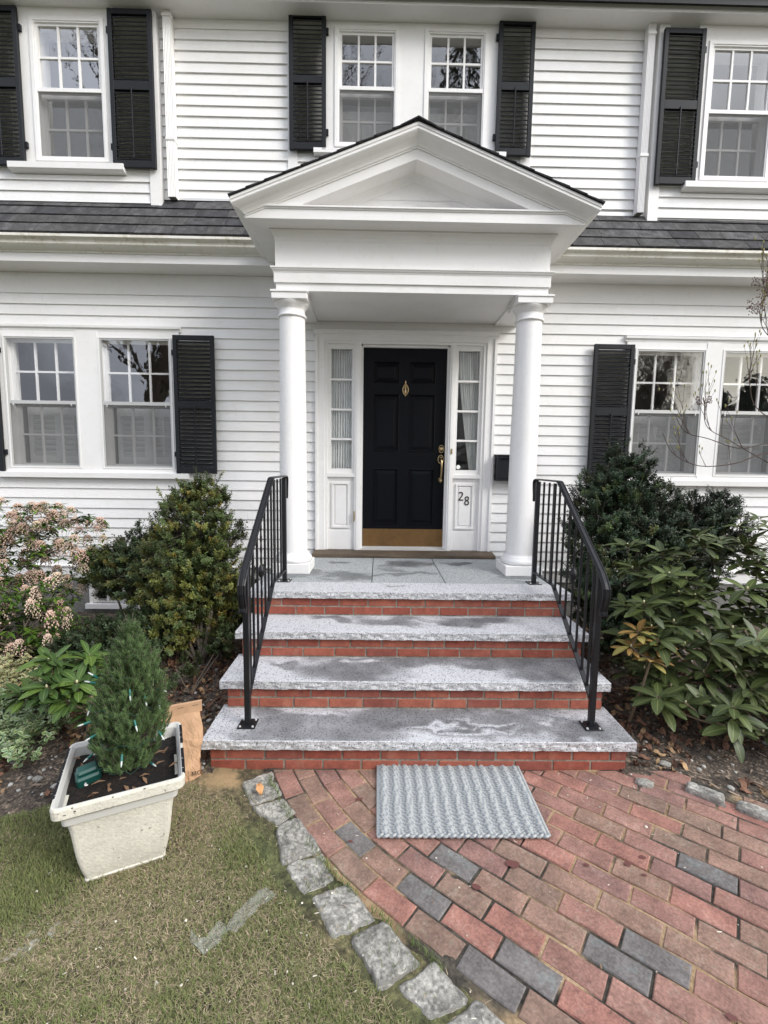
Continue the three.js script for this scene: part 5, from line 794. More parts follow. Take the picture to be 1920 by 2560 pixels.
M.rhodo = [leafMat(leafMap([0.235, 0.275, 0.16], [0.305, 0.345, 0.205], [0.45, 0.48, 0.3], 1)), leafMat(leafMap([0.19, 0.23, 0.14], [0.265, 0.305, 0.185], [0.39, 0.42, 0.26], 2)), leafMat(leafMap([0.275, 0.32, 0.17], [0.345, 0.39, 0.22], [0.49, 0.52, 0.32], 3))];
M.rhodoL = [leafMat(leafMap([0.2, 0.29, 0.13], [0.28, 0.37, 0.17], [0.42, 0.49, 0.26], 1)), leafMat(leafMap([0.16, 0.25, 0.12], [0.24, 0.32, 0.15], [0.38, 0.44, 0.23], 5)), leafMat(leafMap([0.25, 0.34, 0.14], [0.34, 0.43, 0.19], [0.48, 0.53, 0.28], 6))];
M.yellowLeaf = [leafMat(leafMap([0.5, 0.47, 0.24], [0.6, 0.55, 0.32], [0.72, 0.68, 0.45], 7)), leafMat(leafMap([0.52, 0.4, 0.22], [0.62, 0.5, 0.3], [0.72, 0.6, 0.42], 8))];
M.stem = std({ color: C(0.16, 0.12, 0.075), roughness: 0.9, bumpMap: again(nz.soft, 0.03), bumpScale: 0.002 });
M.greenStem = std({ color: C(0.25, 0.27, 0.12), roughness: 0.7 });
M.bark = std({ color: C(0.14, 0.115, 0.09), roughness: 0.95, bumpMap: again(nz.soft, 0.08), bumpScale: 0.006 });
M.bud = std({ color: C(0.55, 0.52, 0.3), roughness: 0.6 });

// stems that join each tip to the nearest earlier one
function grow(base, tips, rad, out, r) {
  const B = new THREE.Vector3(...base), pts = tips.map(t => new THREE.Vector3(t[0], t[1], t[2])).sort((a, b) => a.distanceTo(B) - b.distanceTo(B)), node = [[B, 0]];
  for (const p of pts) { let best = node[0], bd = 1e9; for (const n of node) { const d = n[0].distanceTo(p) + (n[0].y > p.y - 0.04 ? 0.4 : 0) + n[1] * 0.02 + (n[0] === B ? 0.12 : 0); if (d < bd) { bd = d; best = n; } } const q = best[0], m = q.clone().lerp(p, 0.5).add(new THREE.Vector3((p.x - q.x) * 0.12 + (r() - 0.5) * 0.02, -0.1 * hypot(p.x - q.x, p.z - q.z), (p.z - q.z) * 0.12)), w = rad * pow(0.72, best[1]); out.push(tube(new THREE.QuadraticBezierCurve3(q, m, p).getPoints(5), w, 5, max(0.0016, w * 0.6))); node.push([p, best[1] + 1]); }
}
// whorled evergreen (rhododendron): stems from the base to tips, each tip with a whorl of leaves
function rhododendron(label, base, tips, mats, o = {}) {
  const t = thing('rhododendron', label, 'rhododendron'); t.position.set(...base); const r = rng(o.seed ?? 1), stems = [], buds = [], list = [];
  const LV = [0, 1, 2].map(k => leafGeo(1, 0.35 + k * 0.035, 0.12 + 0.17 * k, 0.22, 6, 1.05 + 0.12 * k));
  for (const [x, y, z, s = 1, w = 10, tx = 0, tz = 0] of tips) {
    const P3 = new THREE.Vector3(x, y, z), dir = new THREE.Vector3(x * 0.5 + tx + (r() - 0.5) * 0.35, 0.55 + r() * 0.3, z * 0.5 + tz + (r() - 0.5) * 0.35).normalize();
    const A = new THREE.Vector3(0, 0, 1).cross(dir).normalize(), B = new THREE.Vector3().crossVectors(dir, A);
    if (r() < 0.6) { const b = new THREE.SphereGeometry(0.006, 7, 6); b.scale(1, 1.8, 1); b.translate(P3.x, P3.y + 0.006, P3.z); buds.push(b.toNonIndexed()); }
    for (let k = 0; k < w; k++) {
      const a = k / w * TAU * 1.02 + r() * 0.35, pitch = (k % 2 ? 0.55 : 0.12) + (r() - 0.5) * 0.5, along = -0.012 * (k % 3) - 0.006 * r();
      const d = A.clone().multiplyScalar(cos(a)).addScaledVector(B, sin(a)).multiplyScalar(cos(pitch)).addScaledVector(dir, sin(pitch)).normalize();
      const up = dir.clone().addScaledVector(d, -dir.dot(d)).normalize(), sd = new THREE.Vector3().crossVectors(up, d).normalize(), L = (0.085 + 0.05 * r()) * s;
      const m = new THREE.Matrix4().makeBasis(sd.multiplyScalar(L), up.multiplyScalar(L), d.clone().multiplyScalar(L)); m.setPosition(P3.clone().addScaledVector(dir, along).addScaledVector(d, 0.012));
      list.push([m, LV[floor(r() * 3)], mats[floor(r() * mats.length)], P3.z + P3.y * 0.3 + r() * 0.1]);
      stems.push(tube([P3.clone().addScaledVector(dir, along), P3.clone().addScaledVector(dir, along).addScaledVector(d, 0.016)], 0.0016, 4));
    }
  }
  grow([0, 0, 0], tips, 0.011, stems, r); part('stem', stems, M.stem, t); if (buds.length) part('bud', buds, M.bud, t).userData.kind = 'stuff';
  list.sort((a, b) => b[3] - a[3]); const rest = {};
  list.forEach(([m, g, mt], i) => { if (i < 300) { const q = part('leaf', g, mt, t); q.applyMatrix4(m); } else { const k = mats.indexOf(mt); (rest[k] ??= []).push(g.clone().applyMatrix4(m).toNonIndexed()); } });
  for (const k of Object.keys(rest)) part('leaves', rest[k], mats[k], t).userData.kind = 'stuff';
  return t;
}
{
  // big plant right of the steps: tips relative to base
  const r = rng(71), tips = [], B = [1.95, 0.0, 1.75];
  const lobes = [[-0.42, 1.08, 0.05, 0.16, 5], [-0.05, 1.18, -0.05, 0.14, 5], [0.25, 1.12, -0.05, 0.17, 6], [0.5, 1.0, 0.0, 0.2, 8], [-0.5, 0.84, 0.1, 0.13, 4], [-0.2, 0.86, 0.12, 0.2, 8], [0.15, 0.82, 0.15, 0.2, 9], [0.5, 0.72, 0.1, 0.24, 9], [-0.28, 0.62, 0.2, 0.17, 7], [0.05, 0.58, 0.25, 0.2, 8], [0.4, 0.48, 0.25, 0.22, 8], [-0.35, 0.32, 0.3, 0.17, 9], [-0.02, 0.3, 0.38, 0.2, 9], [0.3, 0.24, 0.38, 0.2, 9], [0.55, 0.2, 0.4, 0.2, 8], [0.8, 0.5, 0.1, 0.3, 12], [0.8, 0.9, -0.1, 0.25, 8]];
  for (const [x, y, z, q, n] of lobes) for (let k = 0; k < n; k++) { const a = r() * TAU, e = (r() - 0.5) * 2, m = pow(r(), 0.5) * q; tips.push([x + cos(a) * m * 1.15, max(0.06, y + e * q * 0.65), z + sin(a) * m, 0.95 + r() * 0.3, 8 + floor(r() * 4)]); } for (let k = 0; k < 70; k++) tips.push([-0.45 + r() * 1.3, 0.15 + r() * 0.9, -0.15 + r() * 0.35, 0.9 + r() * 0.25, 8]);
  rhododendron('large dark green rhododendron filling the bed right of the steps', B, tips, M.rhodo, { seed: 5 });
  // yellowing sprig low beside the railing
  rhododendron('small yellowing rhododendron shoot behind the right railing foot', [1.42, 0.05, 1.92], [[-0.02, 0.62, 0.06, 1.0, 12], [0.1, 0.56, 0.08, 0.95, 11], [-0.05, 0.52, 0.05, 0.85, 9], [0.05, 0.46, 0.1, 0.85, 9]], M.yellowLeaf, { seed: 9 });
  const t2 = []; const r2 = rng(88); for (let k = 0; k < 30; k++) { const a = r2() * TAU, m = pow(r2(), 0.5); t2.push([cos(a) * m * 0.27, 0.14 + (1 - m * m * 0.75) * 0.33 + (r2() - 0.5) * 0.08, sin(a) * m * 0.25, 0.85 + r2() * 0.2, 8 + floor(r2() * 4)]); }
  const L = rhododendron('low bright green rhododendron behind the white planter', [-2.08, 0.02, 2.02], t2, M.rhodoL, { seed: 12 });
  // two withered leaves on it
  for (const [x, y, z, ry, m] of [[-0.27, 0.28, 0.1, 2.6, 1], [0.17, 0.08, 0.26, 1.1, 0]]) { const q = part('leaf', leafGeo(0.08, 0.027, 0.3), M.yellowLeaf[m], L); q.position.set(x, y, z); q.rotation.set(-1.1, ry, 0, 'YXZ'); q.userData.label = 'withered orange leaf'; }
  // leafy shoots at the far right edge
  const t3 = [], r3 = rng(14); for (let k = 0; k < 16; k++) t3.push([(r3() - 0.35) * 0.5, 0.85 + r3() * 0.42, (r3() - 0.5) * 0.3, 0.75 + r3() * 0.2, 7]);
  rhododendron('leafy light green shoots against the siding at the right edge', [2.75, 0.05, 1.1], t3, [M.rhodo[2], M.rhodo[0]], { seed: 44 });
}
// small-leaved evergreen (holly): dense sprigs spread through lobes round real branches
function sprigGeo(nl, L, W, len, seed, up = 0.5) { const r = rng(seed), G = []; for (let i = 0; i < nl; i++) { const g = leafGeo(L * (0.8 + 0.4 * r()), W, 0.15, 0.3, 2, 0.9); g.rotateX(-up + (r() - 0.5) * 0.6); g.rotateY(i * 2.4 + r() * 0.5); g.translate(0, i / nl * len, 0); G.push(g.toNonIndexed()); } const s = new THREE.CylinderGeometry(0.0008, 0.0012, len, 3); s.translate(0, len / 2, 0); G.push(strip(s)); return merge(G); }
const holly = [sprigGeo(11, 0.017, 0.0105, 0.05, 1), sprigGeo(9, 0.02, 0.011, 0.045, 2)];
function shrub(name, label, category, base, lobes, n, tint, o = {}) {
  const t = thing(name, label, category, o.group); t.position.set(...base); const r = rng(o.seed ?? 3), mats = [[], []], cols = [[], []], stems = [];
  const tot = lobes.reduce((s, l) => s + l[3] * l[4], 0);
  for (const [x, y, z, rx, ry, rz = rx] of lobes) {
    const c = new THREE.Vector3(x, y, z), m = Math.round(n * rx * ry / tot);
    stems.push(tube(new THREE.CubicBezierCurve3(new THREE.Vector3((r() - 0.5) * 0.04, 0, (r() - 0.5) * 0.04), new THREE.Vector3(x * 0.25 + (r() - 0.5) * 0.1, y * 0.35, z * 0.25), new THREE.Vector3(x * 0.8, y * 0.7, z * 0.8), c).getPoints(9), o.stem ?? 0.014, 6, 0.005));
    for (let i = 0; i < m / 8; i++) {
      const u = r() * 2 - 1, a = r() * TAU, q = sqrt(1 - u * u), d = new THREE.Vector3(q * cos(a), u, q * sin(a));
      const lump = 0.7 + 0.6 * fbm(d.x * 2.6 + x * 5 + 9, d.y * 2.6 + y * 3, d.z * 2.6 + 4, 3), rad = lump * (1 - 0.62 * pow(r(), 1.7));
      const p0 = c.clone().add(new THREE.Vector3(d.x * rx * rad, d.y * ry * rad, d.z * rz * rad)); if (p0.y < 0.03) continue;
      const dir0 = d.clone().multiplyScalar(0.8).add(new THREE.Vector3((r() - 0.5) * 0.8, 0.5 + r() * 0.5, (r() - 0.5) * 0.8)).normalize(), shoot = r() < 0.1, len = shoot ? 0.09 + 0.09 * r() : 0.045, n2 = shoot ? 5 : 8;
      stems.push(tube([c.clone().lerp(p0, 0.3), c.clone().lerp(p0, 0.7).add(new THREE.Vector3(0, -0.012, 0)), p0, p0.clone().addScaledVector(dir0, len * 0.8)], 0.003, 4, 0.001));
      const v0 = 0.55 + 0.9 * r(), tn = typeof tint === 'function' ? tint(p0, r) : tint;
      for (let j = 0; j < n2; j++) {
        const sp = shoot ? 0.012 : 0.05, p = p0.clone().addScaledVector(dir0, len * (j / n2 - 0.2)).add(new THREE.Vector3((r() - 0.5) * sp, (r() - 0.5) * sp * 0.6, (r() - 0.5) * sp)), dir = dir0.clone().add(new THREE.Vector3((r() - 0.5) * 0.9, (r() - 0.3) * 0.6, (r() - 0.5) * 0.9)).normalize();
        const quat = new THREE.Quaternion().setFromUnitVectors(new THREE.Vector3(0, 1, 0), dir).multiply(new THREE.Quaternion().setFromAxisAngle(new THREE.Vector3(0, 1, 0), r() * TAU)), k = r() < 0.5 ? 0 : 1, s = (0.7 + 0.65 * r()) * (o.size ?? 1); mats[k].push(new THREE.Matrix4().compose(p, quat, new THREE.Vector3(s, s, s)));
        const v = v0 * (0.75 + 0.5 * r()), w = r() < 0.1 ? 1.5 : 1; cols[k].push(C(tn[0] * v * w, tn[1] * v, tn[2] * v));
      }
    }
  }
  part('branch', stems, M.bark, t);
  const lm = M.hollyLeaf ??= phy({ color: 0xffffff, roughness: 0.42, side: THREE.DoubleSide, specularIntensity: 0.5 });
  for (const k of [0, 1]) instanced('foliage', o.geos?.[k] ?? holly[k], o.mat ?? lm, mats[k], cols[k], t);
  return t;
}
// left of the steps
shrub('holly_shrub', 'tall dark green holly shrub left of the steps below window', 'shrub', [-1.60, 0.05, 1.2],
  [[-0.12, 1.08, -0.22, 0.30, 0.34, 0.28], [-0.18, 0.78, -0.12, 0.36, 0.28, 0.28], [0.06, 0.72, -0.1, 0.2, 0.24, 0.22], [-0.2, 0.52, -0.05, 0.3, 0.22, 0.24], [-0.06, 1.33, -0.24, 0.16, 0.17, 0.15], [0.12, 0.98, -0.18, 0.14, 0.2, 0.16], [-0.28, 0.3, 0.0, 0.24, 0.18, 0.2], [0.0, 0.3, -0.2, 0.24, 0.16, 0.18], [0.2, 0.42, -0.35, 0.18, 0.2, 0.18]], 10200, (p, r) => r() < (p.y < 0.75 ? 0.6 : 0.22) ? [0.125, 0.135, 0.032] : [0.065, 0.09, 0.03], { seed: 21, stem: 0.016 });
shrub('holly_shrub', 'smaller dark holly shrub between pink flowering bush and tall holly', 'shrub', [-2.25, 0.05, 1.0],
  [[-0.02, 0.86, -0.1, 0.14, 0.2, 0.15], [0.2, 0.82, -0.1, 0.15, 0.22, 0.15], [0.05, 0.68, -0.02, 0.3, 0.2, 0.2], [-0.22, 0.72, -0.1, 0.18, 0.2, 0.16]], 4000, (p, r) => r() < 0.3 ? [0.085, 0.098, 0.028] : [0.043, 0.064, 0.028], { seed: 22 });
shrub('holly_shrub', 'low dark holly shrub in front of the basement window', 'shrub', [-2.2, 0.04, 1.4],
  [[0, 0.26, 0, 0.26, 0.2, 0.2], [0.2, 0.34, -0.1, 0.2, 0.2, 0.18], [-0.2, 0.2, 0.08, 0.16, 0.15, 0.16]], 3600, [0.034, 0.052, 0.022], { seed: 23 });
shrub('holly_seedling', 'sparse low holly shoots beside the left end of the steps', 'shrub', [-1.52, 0.06, 1.6], [[-0.1, 0.16, 0, 0.17, 0.08], [0.12, 0.2, -0.4, 0.12, 0.14], [0.18, 0.5, -0.9, 0.14, 0.2]], 620, [0.05, 0.07, 0.025], { seed: 24, stem: 0.005 });
// right of the steps
shrub('holly_shrub', 'large dark green holly shrub right of the steps under window', 'shrub', [1.85, 0.05, 0.95],
  [[0.0, 1.22, -0.05, 0.42, 0.34, 0.3], [0.0, 1.6, -0.1, 0.2, 0.22, 0.18], [-0.22, 1.1, -0.02, 0.25, 0.36, 0.25], [0.26, 1.15, -0.05, 0.25, 0.32, 0.25], [-0.05, 0.75, 0.05, 0.4, 0.34, 0.3], [-0.3, 0.62, 0.1, 0.2, 0.25, 0.2], [0.15, 0.42, 0.1, 0.34, 0.28, 0.25], [-0.15, 0.32, 0.12, 0.28, 0.22, 0.2], [0.3, 0.8, 0, 0.25, 0.3, 0.25], [-0.05, 1.45, -0.08, 0.3, 0.2, 0.22]], 14500, (p, r) => r() < 0.15 ? [0.06, 0.085, 0.03] : [0.024, 0.042, 0.02], { seed: 25, stem: 0.018 });
shrub('holly_shrub', 'rounded dark holly shrub right of the large holly', 'shrub', [2.5, 0.05, 0.85], [[0.0, 1.12, -0.05, 0.28, 0.26, 0.22], [0.24, 1.28, -0.06, 0.14, 0.13, 0.12], [0.05, 0.85, 0, 0.25, 0.25, 0.2], [0.2, 1.05, 0, 0.22, 0.22, 0.2]], 4600, [0.026, 0.042, 0.022], { seed: 26 });
// andromeda with drooping flower clusters at the left edge
{
  const t = thing('andromeda_bush', 'broad green bush with drooping pale pink flower clusters at left edge', 'flowering bush'); t.position.set(-2.98, 0.05, 0.95);
  const r = rng(61), LG = [leafGeo(1, 0.3, 0.12, 0.3, 4), leafGeo(1, 0.33, 0.35, 0.3, 4)], LM = [leafMat(leafMap([0.2, 0.3, 0.1], [0.29, 0.4, 0.14], [0.42, 0.5, 0.22], 11)), leafMat(leafMap([0.15, 0.24, 0.09], [0.23, 0.33, 0.12], [0.36, 0.43, 0.2], 12)), leafMat(leafMap([0.28, 0.38, 0.13], [0.36, 0.46, 0.17], [0.5, 0.56, 0.26], 13))];
  const tips = []; for (let i = 0; i < 800; i++) { const up = r() < 0.45, x = -0.75 + r() * 1.22, y = up ? 0.70 + r() * 0.58 : 0.1 + r() * 0.62, zz = (r() - 0.3) * 0.5; const lim = up ? 0.47 - 0.25 * abs(y - 1.0) : 0.36; if (x > lim || (up && fbm(x * 5, y * 5, 3, 3) < 0.38)) continue; tips.push([x, y, zz + (up ? -0.1 : 0.12)]); }
  const stems = [], list = []; grow([-0.1, 0, 0], tips, 0.016, stems, r);
  const bell = new THREE.SphereGeometry(0.0048, 6, 5); bell.scale(1, 1.35, 1); const bg = strip(bell), flowers = [0, 1, 2].map(s => { const q = rng(300 + s), G = []; for (let k = 0; k < 8; k++) { const a = k / 8 * TAU + q() * 0.4, L = 0.055 + q() * 0.05, out = 0.012 + q() * 0.02; const c = new THREE.QuadraticBezierCurve3(new THREE.Vector3(0, 0.01, 0), new THREE.Vector3(cos(a) * out, 0.018, sin(a) * out), new THREE.Vector3(cos(a) * out * 1.4, -L, sin(a) * out * 1.4)); for (let i = 1; i <= 11; i++) { const p = c.getPoint(i / 11), g = bg.clone(), w = i * 2.2; g.translate(p.x + cos(w) * 0.0055, p.y, p.z + sin(w) * 0.0055); G.push(g); } } return merge(G); });
  const FM = [std({ color: C(0.6, 0.45, 0.36), roughness: 0.75 }), std({ color: C(0.68, 0.54, 0.41), roughness: 0.75 }), std({ color: C(0.56, 0.39, 0.31), roughness: 0.75 })]; let nf = 0;
  for (const [x, y, z] of tips) {
    const p = new THREE.Vector3(x, y, z);
    const w = 9; for (let k = 0; k < w; k++) { const a = k * 2.4 + r(), e = -0.25 + 0.8 * r(), d = new THREE.Vector3(cos(a) * cos(e), sin(e), sin(a) * cos(e)), up = new THREE.Vector3(0, 1, 0).addScaledVector(d, -d.y).normalize(), sd = new THREE.Vector3().crossVectors(up, d), L = 0.055 + 0.03 * r(); const m = new THREE.Matrix4().makeBasis(sd.multiplyScalar(L), up.multiplyScalar(L), d.multiplyScalar(L)); m.setPosition(p.clone().add(new THREE.Vector3(0, -0.03 * r(), 0))); list.push([m, LG[k % 2], floor(r() * 3), z + r() * 0.05]); }
    if (r() < (y > 0.7 ? 0.5 : 0.26) && nf < 260) { nf++; const f = part('flower_cluster', flowers[floor(r() * 3)], FM[floor(r() * 3)], t); f.position.copy(p).add(new THREE.Vector3((r() - 0.5) * 0.03, 0.012, 0.02)); f.rotation.y = r() * TAU; const s = 0.8 + 0.5 * r(); f.scale.set(s, s * (y > 0.7 ? 0.8 : 1.1), s); }
  }
  part('branch', stems, M.bark, t); list.sort((a, b) => b[3] - a[3]); const rest = [[], [], []];
  list.forEach(([m, g, k], i) => { if (i < 300) part('leaf', g, LM[k], t).applyMatrix4(m); else rest[k].push(g.clone().applyMatrix4(m).toNonIndexed()); });
  rest.forEach((q, k) => { if (q.length) part('leaves', q, LM[k], t).userData.kind = 'stuff'; });
}
// variegated ground cover
{
  const g = [0, 1].map(s => { const r = rng(500 + s), G = [], c0 = [0.09, 0.13, 0.035], c1 = [0.5, 0.52, 0.36]; for (let i = 0; i < 7; i++) { const q = leafGeo(0.03, 0.021, 0.1, 0.2, 3), n = q.attributes.position.count, col = []; for (let k = 0; k < n; k++) { const e = k % 3 === 1 ? 0 : 1; col.push(...c0.map((v, j) => lerp(v, c1[j], e * (0.55 + 0.4 * r())))); } q.setAttribute('color', new THREE.Float32BufferAttribute(col, 3)); q.rotateX(-0.25 + (r() - 0.5) * 0.8); q.rotateY(i * 2.4); q.translate(0, i * 0.009, 0); G.push(q.toNonIndexed()); } return merge(G); });
  const r = rng(66), mats = [[], []], cols = [[], []], t = thing('ground_cover', 'variegated green and cream creeping ground cover left of the planter', 'ground cover'); t.position.set(-2.5, 0, 1.9);
  for (let i = 0; i < 2600; i++) { const x = -0.95 + r() * 1.35, z = -0.75 + r() * 1.35, d = fbm(x * 2.6 + 4, z * 2.6, 5, 3); if (z < -0.45 && r() < 0.9) continue; const frontT = sstep(0.3, 0.62, z), rx = sstep(0.0, 0.35, x) * sstep(0.2, -0.2, z); if (d < 0.36 + 0.22 * frontT + 0.3 * sstep(0.1, 0.4, x) * (1 - frontT) || r() < rx) continue; const h = 0.04 + 0.13 * sstep(0.55, -0.2, z) * (0.6 + 0.4 * d) + 0.05 * r(), k = r() < 0.5 ? 0 : 1, v = 0.8 + 0.5 * r(), yel = z < -0.05 ? 1.15 : 0.85; mats[k].push(mat4(x, bedH(x - 2.5, z + 1.9) + h * (0.35 + 0.65 * r()), z, (r() - 0.5) * 1.2, r() * TAU, (r() - 0.5) * 1.2, 0.8 + 0.5 * r())); cols[k].push(C(v * yel, v, v * 0.85)); }
  const m = std({ color: 0xffffff, vertexColors: true, roughness: 0.55, side: THREE.DoubleSide }); for (const k of [0, 1]) instanced('foliage', g[k], m, mats[k], cols[k], t);
  const st = []; for (let i = 0; i < 26; i++) { const x = -0.9 + r() * 1.2, z = -0.6 + r() * 1.2, a = r() * TAU; st.push(tube([[x, 0.03, z], [x + cos(a) * 0.1, 0.06, z + sin(a) * 0.1], [x + cos(a + 0.4) * 0.22, 0.03, z + sin(a + 0.4) * 0.22]], 0.002, 4)); } part('runner', st, M.stem, t).userData.kind = 'stuff';
}
// bare budding branches at the right edge
{
  const t = thing('budding_shrub', 'thin bare branches with swelling buds before the right windows', 'shrub'), r = rng(17), W = [], Bd = []; t.position.set(3.2, 0.05, 1.05);
  const go = (p, d, len, rad, lv) => { const pts = [p.clone()], q = p.clone(), v = d.clone(); for (let i = 0; i < 6; i++) { v.add(new THREE.Vector3((r() - 0.5) * 0.22, 0.03 + (r() - 0.4) * 0.12, (r() - 0.5) * 0.18)).normalize(); q.addScaledVector(v, len / 6); pts.push(q.clone()); if (lv < 3 && i > 1 && r() < 0.55) go(q, v.clone().add(new THREE.Vector3((r() - 0.5) * 1.3, 0.5 * r(), (r() - 0.5) * 0.8)).normalize(), len * (0.4 + 0.25 * r()), rad * 0.6, lv + 1); } W.push(tube(pts, rad, 5, rad * 0.45)); const b = new THREE.SphereGeometry(0.006, 6, 5); b.scale(0.8, 2, 0.8); b.translate(q.x, q.y + 0.006, q.z); Bd.push(b.toNonIndexed()); };
  const V3 = (x, y, z = 0.2) => new THREE.Vector3(x - 3.2, y - 0.05, z);
  W.push(tube([[0, 0, 0], [-0.03, 0.7, 0.05], [-0.02, 1.3, 0.1], [-0.05, 1.65, 0.15]], 0.012, 6, 0.007), tube([[-0.03, 0.7, 0.05], [0.1, 1.4, 0.1], [0.05, 2.1, 0.2]], 0.009, 6, 0.006));
  for (const [pts, rad] of [[[V3(3.15, 1.65), V3(2.7, 1.8, 0.25), V3(2.4, 1.715, 0.28), V3(2.16, 1.70, 0.25), V3(2.0, 1.79), V3(1.91, 1.94)], 0.0055], [[V3(3.15, 1.75), V3(2.67, 1.87, 0.3), V3(2.42, 1.83, 0.3), V3(2.22, 1.9, 0.25), V3(2.08, 1.95), V3(1.99, 2.08)], 0.005], [[V3(3.2, 1.5), V3(2.75, 1.72, 0.2), V3(2.45, 1.9, 0.15), V3(2.235, 2.0, 0.2), V3(2.17, 2.18, 0.25)], 0.0045], [[V3(3.15, 1.6), V3(2.72, 1.95, 0.35), V3(2.5, 2.15, 0.3), V3(2.44, 2.4, 0.3)], 0.005], [[V3(3.2, 2.1), V3(2.85, 2.5), V3(2.6, 2.7), V3(2.51, 2.83, 0.25)], 0.0045], [[V3(3.2, 2.1), V3(2.8, 2.7), V3(2.6, 2.95), V3(2.515, 3.03, 0.25)], 0.0045], [[V3(3.2, 1.7), V3(2.9, 2.2), V3(2.72, 2.5), V3(2.66, 2.75)], 0.005]]) {
    const c = new THREE.CatmullRomCurve3(pts); W.push(tube(c.getPoints(22), rad, 5, rad * 0.4));
    for (let k = 0; k < 6; k++) { const t = 0.35 + 0.62 * r(), q = c.getPoint(t), d = c.getTangent(t); go(q, d.multiplyScalar(0.5).add(new THREE.Vector3((r() - 0.5) * 0.7, 0.7 + 0.4 * r(), (r() - 0.5) * 0.6)).normalize(), 0.1 + 0.22 * r(), 0.0024, 2); }
  }
  part('branch', W, std({ color: C(0.07, 0.045, 0.035), roughness: 0.8 }), t); part('bud', Bd, std({ color: C(0.24, 0.22, 0.07), roughness: 0.7 }), t).userData.kind = 'stuff';
  // withered seed heads on the upper tips
  const sg = []; for (const [x, y, z] of [[-0.69, 2.98, 0.25], [-0.65, 2.9, 0.25], [-0.7, 2.78, 0.25], [-0.73, 2.81, 0.27], [-1.03, 2.13, 0.25]]) { for (let k = 0; k < 38; k++) { const a = r() * TAU, e = r() * 2 - 1, m = 0.035 + 0.02 * r(), s = new THREE.SphereGeometry(0.0045, 5, 4); s.translate(x + cos(a) * m, y + e * 0.03, z + sin(a) * m); sg.push(s.toNonIndexed()); if (k % 4 === 0) sg.push(strip(tube([[x, y - 0.04, z], [x + cos(a) * m, y + e * 0.03, z + sin(a) * m]], 0.001, 3))); } W.length = 0;  }
  part('seed_head', sg, std({ color: C(0.13, 0.075, 0.06), roughness: 0.9 }), t).userData.kind = 'stuff';
}

